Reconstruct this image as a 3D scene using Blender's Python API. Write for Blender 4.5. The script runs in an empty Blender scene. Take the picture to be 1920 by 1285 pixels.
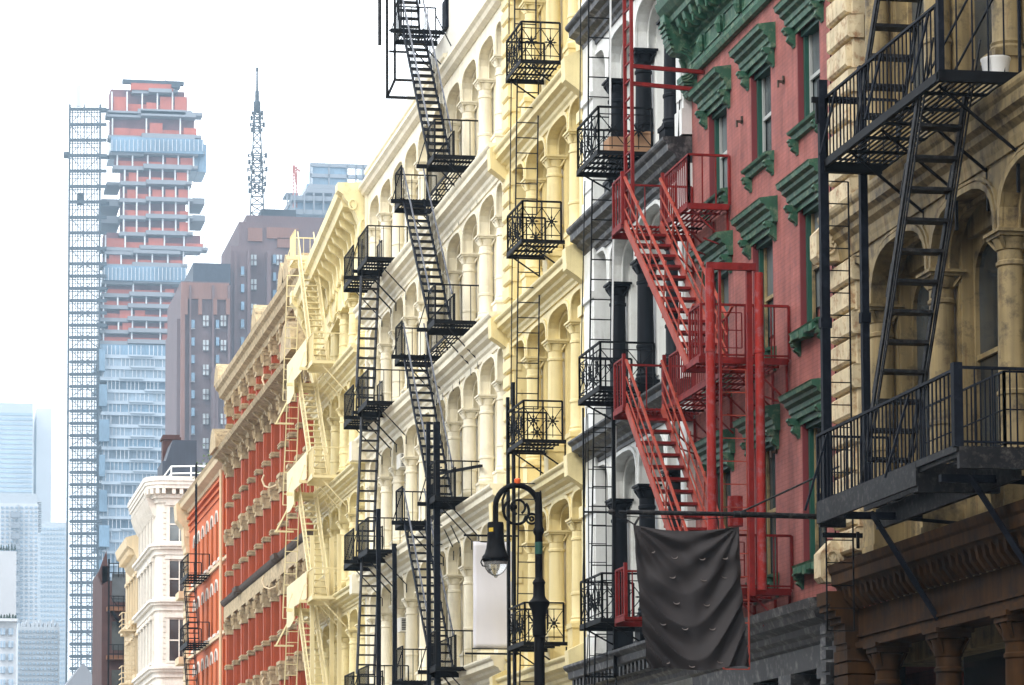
import bpy, math, random
from mathutils import Vector, Matrix
R = math.radians
random.seed(7)
scene = bpy.context.scene

# ---------------------------------------------------------------- camera
FX = 15.0                                   # the facade line lies at x = 15
cam_d = bpy.data.cameras.new('camera')
cam = bpy.data.objects.new('camera', cam_d)
scene.collection.objects.link(cam)
scene.camera = cam
cam_d.sensor_width = 36.0
cam_d.lens = 5500.0 / 1920.0 * 36.0
cam_d.shift_x = 0.198596
cam_d.shift_y = 0.322190
cam_d.clip_start = 0.5
cam_d.clip_end = 9000
YAW, PIT = R(8.2), R(4.2)
cam.location = (0, 0, 1.7)
fwv = Vector((math.sin(YAW) * math.cos(PIT), math.cos(YAW) * math.cos(PIT), math.sin(PIT)))
cam.rotation_euler = fwv.to_track_quat('-Z', 'Y').to_euler()

# ---------------------------------------------------------------- light
SUN_EL, SUN_AZ = R(42), R(-128)             # behind and to the left of the camera
world = bpy.data.worlds.new("World")
scene.world = world
world.use_nodes = True
wn = world.node_tree.nodes
wl = world.node_tree.links
sky = wn.new('ShaderNodeTexSky')
sky.sky_type = 'NISHITA'
sky.sun_disc = False
sky.sun_elevation = SUN_EL
sky.sun_rotation = SUN_AZ
sky.dust_density = 6.0
sky.air_density = 1.0
hs = wn.new('ShaderNodeHueSaturation')
hs.inputs['Saturation'].default_value = 0.3
bg = wn['Background']
wl.new(sky.outputs[0], hs.inputs['Color'])
cl = wn.new('ShaderNodeMix')                # an even bright overcast lies over the clear sky
cl.data_type = 'RGBA'
cl.inputs[0].default_value = 0.88
wl.new(hs.outputs[0], cl.inputs[6])
cl.inputs[7].default_value = (16.5, 16.8, 17.2, 1)
wl.new(cl.outputs[2], bg.inputs[0])
bg.inputs[1].default_value = 0.15
sun_d = bpy.data.lights.new('sun', 'SUN')
sun_d.energy = 1.5
sun_d.angle = R(12)
sun_d.color = (1.0, 0.96, 0.9)
sun = bpy.data.objects.new('sun', sun_d)
scene.collection.objects.link(sun)
sdir = Vector((math.sin(SUN_AZ) * math.cos(SUN_EL), math.cos(SUN_AZ) * math.cos(SUN_EL), math.sin(SUN_EL)))
sun.rotation_euler = sdir.to_track_quat('Z', 'Y').to_euler()
scene.view_settings.view_transform = 'Standard'
scene.view_settings.look = 'None'
scene.view_settings.exposure = 0.2
scene.view_settings.gamma = 1.0
scene.cycles.max_bounces = 6
scene.cycles.diffuse_bounces = 3
scene.cycles.glossy_bounces = 2
scene.cycles.transparent_max_bounces = 6
scene.cycles.volume_bounces = 0

# ---------------------------------------------------------------- materials
def mat(name, col, rough=0.6, vary=0.12, streak=0.1, bump=0.0, scale=1.2, metal=0.0, dirt=None, dirt_amt=0.0, brick=False, spec=0.4, stain=None, stain_amt=0.5):
    m = bpy.data.materials.new(name)
    m.use_nodes = True
    nt = m.node_tree
    N, L = nt.nodes, nt.links
    b = N['Principled BSDF']
    b.inputs['Roughness'].default_value = rough
    b.inputs['Metallic'].default_value = metal
    b.inputs['Specular IOR Level'].default_value = spec
    geo = N.new('ShaderNodeNewGeometry')
    n1 = N.new('ShaderNodeTexNoise'); n1.inputs['Scale'].default_value = scale; n1.inputs['Detail'].default_value = 6
    L.new(geo.outputs['Position'], n1.inputs['Vector'])
    mp = N.new('ShaderNodeMapping'); mp.inputs['Scale'].default_value = (7, 7, 0.45)
    L.new(geo.outputs['Position'], mp.inputs['Vector'])
    n2 = N.new('ShaderNodeTexNoise'); n2.inputs['Scale'].default_value = 1.0; n2.inputs['Detail'].default_value = 5
    L.new(mp.outputs[0], n2.inputs['Vector'])
    def mr(src, a, c, lo=0.3, hi=0.7):
        q = N.new('ShaderNodeMapRange'); q.inputs[1].default_value = lo; q.inputs[2].default_value = hi
        q.inputs[3].default_value = a; q.inputs[4].default_value = c
        L.new(src, q.inputs[0]); return q.outputs[0]
    a = mr(n1.outputs[0], 1 - vary, 1 + vary * 0.6)
    c = mr(n2.outputs[0], 1 - streak, 1 + streak * 0.5)
    mu = N.new('ShaderNodeMath'); mu.operation = 'MULTIPLY'; L.new(a, mu.inputs[0]); L.new(c, mu.inputs[1])
    rgb = N.new('ShaderNodeRGB'); rgb.outputs[0].default_value = (*col, 1)
    colour = rgb.outputs[0]
    hgt = n1.outputs[0]
    if brick:
        sx = N.new('ShaderNodeSeparateXYZ'); L.new(geo.outputs['Position'], sx.inputs[0])
        cx = N.new('ShaderNodeCombineXYZ')
        ad = N.new('ShaderNodeMath'); ad.operation = 'ADD'; L.new(sx.outputs[0], ad.inputs[0]); L.new(sx.outputs[1], ad.inputs[1])
        L.new(ad.outputs[0], cx.inputs[0]); L.new(sx.outputs[2], cx.inputs[1])
        bt = N.new('ShaderNodeTexBrick'); bt.inputs['Scale'].default_value = 1.0
        bt.inputs['Brick Width'].default_value = 0.21; bt.inputs['Row Height'].default_value = 0.072
        bt.inputs['Mortar Size'].default_value = 0.008
        bt.inputs['Color1'].default_value = (1, 1, 1, 1); bt.inputs['Color2'].default_value = (0.86, 0.86, 0.86, 1)
        bt.inputs['Mortar'].default_value = (0.6, 0.6, 0.6, 1)
        L.new(cx.outputs[0], bt.inputs['Vector'])
        mb_ = N.new('ShaderNodeMix'); mb_.data_type = 'RGBA'; mb_.blend_type = 'MULTIPLY'; mb_.inputs[0].default_value = 0.55
        L.new(colour, mb_.inputs[6]); L.new(bt.outputs[0], mb_.inputs[7]); colour = mb_.outputs[2]
        hgt = bt.outputs[0]; bump = max(bump, 0.25)
    if dirt:
        n3 = N.new('ShaderNodeTexNoise'); n3.inputs['Scale'].default_value = scale * 2.3; n3.inputs['Detail'].default_value = 8
        n3.inputs['Roughness'].default_value = 0.7
        L.new(geo.outputs['Position'], n3.inputs['Vector'])
        md = N.new('ShaderNodeMath'); md.operation = 'MULTIPLY'
        L.new(mr(n3.outputs[0], 0, 1.6, 0.5, 0.68), md.inputs[0]); md.inputs[1].default_value = dirt_amt
        mb2 = N.new('ShaderNodeMix'); mb2.data_type = 'RGBA'
        L.new(md.outputs[0], mb2.inputs[0]); L.new(colour, mb2.inputs[6]); mb2.inputs[7].default_value = (*dirt, 1)
        colour = mb2.outputs[2]
    if stain:                                    # narrow runs of rust or soot down the face
        mp3 = N.new('ShaderNodeMapping'); mp3.inputs['Scale'].default_value = (5, 5, 0.35)
        L.new(geo.outputs['Position'], mp3.inputs['Vector'])
        n4 = N.new('ShaderNodeTexNoise'); n4.inputs['Scale'].default_value = 1.3; n4.inputs['Detail'].default_value = 7; n4.inputs['Roughness'].default_value = 0.65
        L.new(mp3.outputs[0], n4.inputs['Vector'])
        ms = N.new('ShaderNodeMath'); ms.operation = 'MULTIPLY'; L.new(mr(n4.outputs[0], 0, 1, 0.56, 0.72), ms.inputs[0]); ms.inputs[1].default_value = stain_amt
        mb3 = N.new('ShaderNodeMix'); mb3.data_type = 'RGBA'
        L.new(ms.outputs[0], mb3.inputs[0]); L.new(colour, mb3.inputs[6]); mb3.inputs[7].default_value = (*stain, 1)
        colour = mb3.outputs[2]
    mx = N.new('ShaderNodeMix'); mx.data_type = 'RGBA'; mx.blend_type = 'MULTIPLY'; mx.inputs[0].default_value = 1.0
    L.new(colour, mx.inputs[6])
    cc = N.new('ShaderNodeCombineColor')
    for k in range(3): L.new(mu.outputs[0], cc.inputs[k])
    L.new(cc.outputs[0], mx.inputs[7])
    L.new(mx.outputs[2], b.inputs['Base Color'])
    if bump:
        bp = N.new('ShaderNodeBump'); bp.inputs['Strength'].default_value = bump; bp.inputs['Distance'].default_value = 0.02
        L.new(hgt, bp.inputs['Height']); L.new(bp.outputs[0], b.inputs['Normal'])
    return m

def glassmat(name, col, rough=0.12):
    m = bpy.data.materials.new(name); m.use_nodes = True
    N, L = m.node_tree.nodes, m.node_tree.links
    b = N['Principled BSDF']
    b.inputs['Roughness'].default_value = rough
    b.inputs['Specular IOR Level'].default_value = 0.7
    geo = N.new('ShaderNodeNewGeometry')
    n = N.new('ShaderNodeTexNoise'); n.inputs['Scale'].default_value = 0.7; n.inputs['Detail'].default_value = 2
    L.new(geo.outputs['Position'], n.inputs['Vector'])
    r = N.new('ShaderNodeValToRGB')
    r.color_ramp.elements[0].position = 0.35; r.color_ramp.elements[1].position = 0.7
    r.color_ramp.elements[0].color = (*[c * 0.45 for c in col], 1); r.color_ramp.elements[1].color = (*[c * 1.5 for c in col], 1)
    L.new(n.outputs[0], r.inputs[0]); L.new(r.outputs[0], b.inputs['Base Color'])
    bp = N.new('ShaderNodeBump'); bp.inputs['Strength'].default_value = 0.04; L.new(n.outputs[0], bp.inputs['Height']); L.new(bp.outputs[0], b.inputs['Normal'])
    return m

M = {}
M['cream'] = mat('cream_paint', (0.87, 0.80, 0.61), 0.55, 0.10, 0.10, dirt=(0.45, 0.38, 0.26), dirt_amt=0.14, stain=(0.42, 0.33, 0.2), stain_amt=0.35)
M['cream2'] = mat('pale_render', (0.72, 0.70, 0.62), 0.8, 0.05, 0.05)
M['yellow'] = mat('yellow_paint', (0.83, 0.70, 0.36), 0.5, 0.08, 0.08, dirt=(0.55, 0.42, 0.2), dirt_amt=0.15, stain=(0.45, 0.32, 0.14), stain_amt=0.35)
M['honey'] = mat('honey_paint', (0.84, 0.73, 0.40), 0.5, 0.10, 0.12, dirt=(0.45, 0.33, 0.15), dirt_amt=0.3)
M['honey_metal'] = mat('honey_metal', (0.76, 0.65, 0.37), 0.5, 0.08, 0.05)
M['rail_lt'] = mat('bare_steel_handrail', (0.15, 0.16, 0.19), 0.45, 0.3, 0.3, scale=4, spec=0.4)
M['shade'] = mat('cream_roller_blind', (0.66, 0.59, 0.44), 0.7, 0.2, 0.1)
M['shade2'] = mat('grey_roller_blind', (0.42, 0.44, 0.42), 0.7, 0.2, 0.1)
M['grey'] = mat('pale_grey_paint', (0.80, 0.81, 0.78), 0.5, 0.08, 0.10, dirt=(0.4, 0.38, 0.3), dirt_amt=0.2, stain=(0.35, 0.32, 0.26), stain_amt=0.4)
M['blackp'] = mat('black_paint', (0.007, 0.009, 0.013), 0.55, 0.3, 0.3, spec=0.12)
M['dkcorn'] = mat('charcoal_cornice', (0.026, 0.026, 0.028), 0.5, 0.3, 0.35, dirt=(0.25, 0.24, 0.23), dirt_amt=0.5, scale=2)
M['redwall'] = mat('red_painted_brick', (0.37, 0.12, 0.10), 0.8, 0.24, 0.22, scale=2.2, brick=True, dirt=(0.22, 0.085, 0.085), dirt_amt=0.45, stain=(0.2, 0.08, 0.08), stain_amt=0.4)
M['redjamb'] = mat('shaded_red_jamb', (0.20, 0.035, 0.04), 0.6, 0.1, 0.1)  # darker than the wall: the shade on the jamb is put into its red
M['green'] = mat('green_paint', (0.028, 0.115, 0.066), 0.55, 0.25, 0.25, dirt=(0.20, 0.26, 0.16), dirt_amt=0.5, scale=3)
M['greenf'] = mat('green_window_paint', (0.015, 0.085, 0.06), 0.5, 0.15, 0.2)
M['stoneA'] = mat('soiled_shaded_cast_iron', (0.34, 0.255, 0.12), 0.65, 0.3, 0.4, 0.2, 1.1, dirt=(0.10, 0.075, 0.045), dirt_amt=0.75, stain=(0.15, 0.065, 0.02), stain_amt=0.75)  # soiling and rust, over a base darkened for the shade among the arches
M['stoneA_lt'] = mat('soiled_sunlit_cast_iron', (0.66, 0.55, 0.35), 0.7, 0.2, 0.2, 0.2, 3.0, dirt=(0.30, 0.13, 0.05), dirt_amt=0.55, stain=(0.3, 0.2, 0.1), stain_amt=0.4)  # same soiled iron with a lighter base, sunlight put into the colour
M['brownA'] = mat('brown_stained_shaded_iron', (0.060, 0.027, 0.008), 0.7, 0.45, 0.4, 0.2, 1.5, spec=0.12, dirt=(0.035, 0.02, 0.012), dirt_amt=0.9)  # brown paint and dirt; shade of the lower storey is put into the base
M['dark'] = mat('dark_recess', (0.006, 0.005, 0.0045), 0.85, 0.3, 0.2, spec=0.1)
M['iron'] = mat('black_iron', (0.006, 0.0065, 0.008), 0.6, 0.3, 0.2, scale=4, spec=0.1)
M['iron_blue'] = mat('blue_black_iron', (0.006, 0.008, 0.014), 0.6, 0.3, 0.2, scale=4, dirt=(0.04, 0.045, 0.06), dirt_amt=0.2, spec=0.08)
M['iron_worn'] = mat('worn_iron', (0.016, 0.016, 0.018), 0.55, 0.35, 0.3, scale=5, dirt=(0.13, 0.12, 0.11), dirt_amt=0.3, spec=0.12)
M['redm'] = mat('red_painted_iron', (0.22, 0.018, 0.016), 0.6, 0.2, 0.2, scale=4, dirt=(0.10, 0.015, 0.015), dirt_amt=0.4, spec=0.12)
M['redl'] = mat('faded_red_iron', (0.38, 0.062, 0.04), 0.6, 0.2, 0.2, scale=4, dirt=(0.30, 0.11, 0.07), dirt_amt=0.5, spec=0.15)
M['redpipe'] = mat('red_pipe_paint', (0.32, 0.022, 0.016), 0.5, 0.15, 0.15, scale=3, dirt=(0.32, 0.30, 0.34), dirt_amt=0.2, spec=0.25)
M['orange'] = mat('orange_red_paint', (0.55, 0.12, 0.028), 0.75, 0.08, 0.08)
M['fred'] = mat('deep_red_brick_paint', (0.36, 0.07, 0.024), 0.7, 0.12, 0.12)
M['tan'] = mat('tan_carved_stone', (0.50, 0.39, 0.23), 0.8, 0.25, 0.25, 0.2, 2.5, dirt=(0.17, 0.12, 0.07), dirt_amt=0.55)
M['brownst'] = mat('dark_brown_stone', (0.085, 0.06, 0.045), 0.8, 0.25, 0.25, 0.2, 2.5)
M['white'] = mat('white_limestone', (0.74, 0.69, 0.61), 0.7, 0.08, 0.1, dirt=(0.5, 0.43, 0.35), dirt_amt=0.2)
M['beige'] = mat('beige_stone', (0.66, 0.53, 0.34), 0.75, 0.1, 0.1)
M['rust'] = mat('rust_brown_brick', (0.075, 0.035, 0.032), 0.8, 0.25, 0.2)
M['rustlt'] = mat('rust_orange_iron', (0.22, 0.10, 0.05), 0.7, 0.25, 0.2)
M['glass'] = glassmat('dark_window_glass', (0.05, 0.06, 0.065))
M['glass2'] = glassmat('grey_window_glass', (0.13, 0.15, 0.155), 0.2)
M['blind'] = mat('pale_window_blind', (0.42, 0.44, 0.42), 0.5, 0.1, 0.05)
M['whitep'] = mat('white_paint', (0.8, 0.8, 0.78), 0.5, 0.05, 0.05)
M['clay'] = mat('clay_box_wood', (0.55, 0.32, 0.18), 0.8, 0.15, 0.1)
M['asphalt'] = mat('asphalt', (0.05, 0.05, 0.052), 0.9, 0.2, 0.05, 0.2)
M['concrete'] = mat('pavement_concrete', (0.30, 0.29, 0.27), 0.9, 0.15, 0.05, 0.1)
M['roof'] = mat('roof_felt', (0.12, 0.12, 0.12), 0.9)

# ---------------------------------------------------------------- helpers
OFF = {}
def tag(o, label=None, cat=None, group=None, kind=None):
    if label: o['label'] = label
    if cat: o['category'] = cat
    if group: o['group'] = group
    if kind: o['kind'] = kind
    return o

def thing(name, loc, label, cat, group=None):
    o = bpy.data.objects.new(name, None)
    scene.collection.objects.link(o)
    o.location = loc
    o.empty_display_size = 0.5
    OFF[o.name] = Vector(loc)
    return tag(o, label, cat, group)

def link(name, me, parent, loc=(0, 0, 0)):
    """another object on an existing mesh; loc is the world place of the mesh origin"""
    o = bpy.data.objects.new(name, me)
    scene.collection.objects.link(o)
    if parent is not None:
        o.parent = parent
        o.location = Vector(loc) - OFF[parent.name]
        OFF[o.name] = Vector(loc)
    else:
        o.location = loc
        OFF[o.name] = Vector(loc)
    return o

class MB:
    def __init__(s): s.v = []; s.f = []
    def add(s, vs, fs):
        n = len(s.v); s.v += [tuple(p) for p in vs]; s.f += [tuple(i + n for i in f) for f in fs]
    def box(s, x0, x1, y0, y1, z0, z1):
        if x0 > x1: x0, x1 = x1, x0
        if y0 > y1: y0, y1 = y1, y0
        if z0 > z1: z0, z1 = z1, z0
        s.add([(x0, y0, z0), (x1, y0, z0), (x1, y1, z0), (x0, y1, z0), (x0, y0, z1), (x1, y0, z1), (x1, y1, z1), (x0, y1, z1)],
              [(0, 3, 2, 1), (4, 5, 6, 7), (0, 1, 5, 4), (1, 2, 6, 5), (2, 3, 7, 6), (3, 0, 4, 7)])
    def fb(s, d0, d1, y0, y1, z0, z1):          # a box in facade terms (d = distance out from the facade line)
        s.box(FX - d0, FX - d1, y0, y1, z0, z1)
    def bar(s, p, q, w, h=None, up=None):
        p, q = Vector(p), Vector(q)
        h = h or w
        a = (q - p)
        if a.length < 1e-6: return
        a.normalize()
        u = Vector(up) if up else (Vector((0, 0, 1)) if abs(a.z) < 0.95 else Vector((0, 1, 0)))
        sd = a.cross(u).normalized(); u = sd.cross(a).normalized()
        vs = []
        for c in (p, q):
            for i, j in ((-1, -1), (1, -1), (1, 1), (-1, 1)):
                vs.append(c + sd * (i * w / 2) + u * (j * h / 2))
        s.add(vs, [(0, 1, 2, 3), (7, 6, 5, 4), (0, 4, 5, 1), (1, 5, 6, 2), (2, 6, 7, 3), (3, 7, 4, 0)])
    def fbar(s, p, q, w, h=None, up=None):      # p, q = (d, y, z)
        s.bar((FX - p[0], p[1], p[2]), (FX - q[0], q[1], q[2]), w, h, up)
    def rod(s, pts, r, n=6, closed=False):
        pts = [Vector(p) for p in pts]
        m = len(pts); base = len(s.v)
        prev = None
        for i, p in enumerate(pts):
            if closed: t = pts[(i + 1) % m] - pts[i - 1]
            else: t = pts[min(i + 1, m - 1)] - pts[max(i - 1, 0)]
            t.normalize()
            if prev is None:
                u = Vector((0, 0, 1)) if abs(t.z) < 0.9 else Vector((0, 1, 0))
            else: u = prev
            sd = t.cross(u).normalized(); u = sd.cross(t).normalized(); prev = u
            rr = r[i] if isinstance(r, (list, tuple)) else r
            for k in range(n):
                a = 2 * math.pi * k / n
                s.v.append(tuple(p + sd * (math.cos(a) * rr) + u * (math.sin(a) * rr)))
        for i in range(m if closed else m - 1):
            j = (i + 1) % m
            for k in range(n):
                l = (k + 1) % n
                s.f.append((base + i * n + k, base + i * n + l, base + j * n + l, base + j * n + k))
        if not closed:
            s.f.append(tuple(base + k for k in range(n))[::-1]); s.f.append(tuple(base + (m - 1) * n + k for k in range(n)))
    def lathe(s, prof, c=(0, 0, 0), n=16, a0=0.0, cap=True):
        base = len(s.v)
        for r, z in prof:
            for k in range(n):
                a = a0 + 2 * math.pi * k / n
                s.v.append((c[0] + r * math.cos(a), c[1] + r * math.sin(a), c[2] + z))
        for i in range(len(prof) - 1):
            for k in range(n):
                l = (k + 1) % n
                s.f.append((base + i * n + k, base + i * n + l, base + (i + 1) * n + l, base + (i + 1) * n + k))
        if cap:
            s.f.append(tuple(base + k for k in range(n))[::-1]); s.f.append(tuple(base + (len(prof) - 1) * n + k for k in range(n)))
    def sweep(s, prof, y0, y1):                 # prof = [(d, z)...] closed outline swept along the street
        n = len(prof); base = len(s.v)
        for y in (y0, y1):
            for d, z in prof: s.v.append((FX - d, y, z))
        for i in range(n):
            j = (i + 1) % n
            s.f.append((base + i, base + j, base + n + j, base + n + i))
        s.f.append(tuple(base + i for i in range(n))[::-1]); s.f.append(tuple(base + n + i for i in range(n)))
    def prism(s, pts, axis_vec):                # pts: 3-D outline, extruded
        n = len(pts); base = len(s.v); av = Vector(axis_vec)
        for p in pts: s.v.append(tuple(p))
        for p in pts: s.v.append(tuple(Vector(p) + av))
        for i in range(n):
            j = (i + 1) % n
            s.f.append((base + i, base + j, base + n + j, base + n + i))
        s.f.append(tuple(base + i for i in range(n))[::-1]); s.f.append(tuple(base + n + i for i in range(n)))
    def build(s, name, material, parent=None, smooth=False, label=None, origin=None):
        if not s.v: return None
        off = OFF[parent.name] if parent is not None else Vector(origin or (0, 0, 0))
        me = bpy.data.meshes.new(name)
        me.from_pydata([(a[0] - off.x, a[1] - off.y, a[2] - off.z) for a in s.v], [], s.f)
        me.update()
        import bmesh
        bm = bmesh.new(); bm.from_mesh(me)
        bmesh.ops.recalc_face_normals(bm, faces=bm.faces)
        bm.to_mesh(me); bm.free()
        me.materials.append(M[material] if isinstance(material, str) else material)
        if smooth:
            me.polygons.foreach_set('use_smooth', [True] * len(me.polygons))
            me.set_sharp_from_angle(angle=R(35))
        o = bpy.data.objects.new(name, me)
        scene.collection.objects.link(o)
        if parent is not None:
            o.parent = parent
            OFF[o.name] = off
        else:
            o.location = off; OFF[o.name] = off
        if label: o['label'] = label
        return o

def arch_pts(a, b, zs, rise, n=12, p=2.5):
    c, h = (a + b) / 2, (b - a) / 2
    out = []
    for i in range(n + 1):
        t = math.pi * (1 - i / n)
        cx, sx = math.cos(t), math.sin(t)
        out.append((c + h * math.copysign(abs(cx) ** (2 / p), cx), zs + rise * abs(sx) ** (2 / p)))
    return out

def arcade(mb, y0, y1, z0, z1, ops, df, db, p=2.5):
    """wall slab from depth df back to db between y0..y1, z0..z1 with arched openings (a, b, zb, zs, rise)"""
    F = lambda y, z, d=df: (FX - d, y, z)
    cur = y0
    for a, b, zb, zs, rise in ops:
        if a > cur + 1e-4: mb.add([F(cur, z0), F(a, z0), F(a, z1), F(cur, z1)], [(0, 1, 2, 3)])
        cur = b
        if zb > z0 + 1e-4:
            mb.add([F(a, z0), F(b, z0), F(b, zb), F(a, zb)], [(0, 1, 2, 3)])
            mb.add([F(a, zb), F(b, zb), F(b, zb, db), F(a, zb, db)], [(0, 1, 2, 3)])
        ap = arch_pts(a, b, zs, rise, p=p) if rise > 0 else [(a, zs), (b, zs)]
        for (ya, za), (yb, zb_) in zip(ap, ap[1:]):
            mb.add([F(ya, za), F(yb, zb_), F(yb, z1), F(ya, z1)], [(0, 1, 2, 3)])
            mb.add([F(ya, za), F(yb, zb_), F(yb, zb_, db), F(ya, za, db)], [(0, 1, 2, 3)])
        if zs > zb:
            for y in (a, b): mb.add([F(y, zb), F(y, zs), F(y, zs, db), F(y, zb, db)], [(0, 1, 2, 3)])
    if y1 > cur + 1e-4: mb.add([F(cur, z0), F(y1, z0), F(y1, z1), F(cur, z1)], [(0, 1, 2, 3)])
    mb.add([F(y0, z1), F(y1, z1), F(y1, z1, db), F(y0, z1, db)], [(0, 1, 2, 3)])
    for y in (y0, y1): mb.add([F(y, z0), F(y, z1), F(y, z1, db), F(y, z0, db)], [(0, 1, 2, 3)])

def archivolt(mb, a, b, zs, rise, d, w=0.09, h=0.05, legs=0.0, p=2.5):
    ins = arch_pts(a, b, zs, rise, p=p); out = arch_pts(a - w, b + w, zs, rise + w, p=p)
    if legs:
        ins = [(a, zs - legs)] + ins + [(b, zs - legs)]; out = [(a - w, zs - legs)] + out + [(b + w, zs - legs)]
    for i in range(len(ins) - 1):
        q = [ins[i], ins[i + 1], out[i + 1], out[i]]
        vs = [(FX - d - h, y, z) for y, z in q] + [(FX - d + 0.02, y, z) for y, z in q]
        mb.add(vs, [(0, 1, 2, 3), (0, 4, 5, 1), (1, 5, 6, 2), (2, 6, 7, 3), (3, 7, 4, 0)])

COL = {}
def column_mesh(key, h, r, material, ped=0.5, cap=0.27):
    """a round iron column of total height h (pedestal, ringed shaft, capital); origin at the bottom"""
    if key in COL: return COL[key]
    mb = MB()
    w = r * 1.25
    mb.box(-w, w, -w, w, 0, ped * 0.86)
    mb.box(-w * 1.12, w * 1.12, -w * 1.12, w * 1.12, ped * 0.86, ped)
    mb.box(-w * 1.1, w * 1.1, -w * 1.1, w * 1.1, 0, ped * 0.16)
    s0, s1 = ped, h - cap
    prof = [(r * 1.22, s0), (r * 1.25, s0 + 0.05), (r * 1.1, s0 + 0.09), (r * 1.16, s0 + 0.13), (r, s0 + 0.18), (r, s0 + (s1 - s0) * 0.3),
            (r * 1.1, s0 + (s1 - s0) * 0.3 + 0.02), (r * 1.1, s0 + (s1 - s0) * 0.3 + 0.07), (r * 0.99, s0 + (s1 - s0) * 0.3 + 0.09),
            (r * 0.9, s1 - 0.22), (r * 1.02, s1 - 0.2), (r * 1.02, s1 - 0.15), (r * 0.9, s1 - 0.13), (r * 0.9, s1),
            (r * 1.0, s1 + cap * 0.05), (r * 1.06, s1 + cap * 0.3), (r * 1.22, s1 + cap * 0.6), (r * 1.1, s1 + cap * 0.66)]
    mb.lathe(prof, n=18)
    w2 = r * 1.26
    mb.box(-w2, w2, -w2, w2, s1 + cap * 0.66, s1 + cap * 0.84)
    mb.box(-w2 * 1.14, w2 * 1.14, -w2 * 1.14, w2 * 1.14, s1 + cap * 0.84, h)
    for sx in (-1, 1):                         # corner leaves of the capital
        for sy in (-1, 1):
            mb.bar((sx * r * 0.7, sy * r * 0.7, s1 + cap * 0.15), (sx * r * 1.1, sy * r * 1.1, s1 + cap * 0.64), 0.05, 0.04)
    o = mb.build('column', material, None, smooth=True)
    me = o.data
    bpy.data.objects.remove(o)
    COL[key] = me
    return me

def cornice_prof(zb, zt, dep, d0=0.0, steps=5):
    """a moulded belt outline between zb and zt that steps out to depth dep"""
    H = zt - zb
    return [(d0 - 0.25, zb), (d0 + 0.04, zb), (d0 + 0.05, zb + H * 0.12), (d0 + dep * 0.22, zb + H * 0.2), (d0 + dep * 0.25, zb + H * 0.32),
            (d0 + dep * 0.5, zb + H * 0.42), (d0 + dep * 0.56, zb + H * 0.52), (d0 + dep * 0.82, zb + H * 0.6), (d0 + dep * 0.84, zb + H * 0.78),
            (d0 + dep * 0.95, zb + H * 0.84), (d0 + dep, zb + H * 0.9), (d0 + dep, zb + H * 0.97), (d0 - 0.25, zt)]

def sash_window(parent, ya, yb, za, zb, d, framemat, glassm='glass', rail=True, arch=0.0, fw=0.07, name='window', label=None):
    """frame (with sill and meeting rail) + a pane as its child, set at depth d; outer face of the frame at d"""
    mb = MB()
    if arch > 0:
        arcade(mb, ya, yb, za, zb + arch, [(ya + fw, yb - fw, za + fw, zb - 0.02, arch * 0.85)], d, d - 0.09)
    else:
        mb.fb(d, d - 0.09, ya, ya + fw, za, zb); mb.fb(d, d - 0.09, yb - fw, yb, za, zb)
        mb.fb(d, d - 0.09, ya + fw, yb - fw, zb - fw, zb); mb.fb(d + 0.01, d - 0.09, ya + fw, yb - fw, za, za + fw)
    zm = (za + zb + arch) / 2
    if rail:
        mb.fb(d - 0.01, d - 0.09, ya + fw, yb - fw, zm - 0.035, zm + 0.035)
    fr = mb.build(name, framemat, parent, label=label)
    g = MB()
    g.fb(d - 0.06, d - 0.085, ya + fw, yb - fw, za + fw, zb + arch * 0.8 - (0 if arch else fw))
    g.build('pane', glassm, fr)
    return fr

# ---------------------------------------------------------------- fire escape pieces (facade coordinates d, y, z)
def grate(mb, y0, y1, d0, d1, z, pitch=0.075, sw=0.03, edge=0.07, cross=0.9, hole=None):
    """slatted landing: slats run along the facade, carried on cross bars"""
    n = max(2, int((d1 - d0) / pitch))
    for i in range(n + 1):
        d = d0 + (d1 - d0) * i / n
        mb.fb(d - sw / 2, d + sw / 2, y0, y1, z - 0.014, z)
    k = max(1, round((y1 - y0) / cross))
    for i in range(k + 1):
        y = y0 + (y1 - y0) * i / k
        mb.fb(d0 - 0.02, d1 + 0.03, y - 0.02, y + 0.02, z - 0.015 - edge * 0.5, z - 0.015)
    mb.fb(d1 + 0.005, d1 + 0.035, y0, y1, z - edge, z + 0.02)
def rail_run(mb, p, q, h=0.92, pitch=0.14, bw=0.016, tw=0.035, mid=None, bottom=0.05):
    """railing from p to q (d, y, z at floor level)"""
    P, Q = Vector((FX - p[0], p[1], p[2])), Vector((FX - q[0], q[1], q[2]))
    up = Vector((0, 0, h))
    mb.bar(P + up, Q + up, tw, tw * 0.8)
    if bottom is not None: mb.bar(P + Vector((0, 0, bottom)), Q + Vector((0, 0, bottom)), tw * 0.8, tw * 0.6)
    if mid: mb.bar(P + Vector((0, 0, h * mid)), Q + Vector((0, 0, h * mid)), tw * 0.7, tw * 0.5)
    n = max(1, int((Q - P).length / pitch))
    for i in range(n + 1):
        c = P.lerp(Q, i / n)
        w = bw * (2.0 if i in (0, n) else 1.0)
        mb.bar(c, c + up, w, w)
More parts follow.
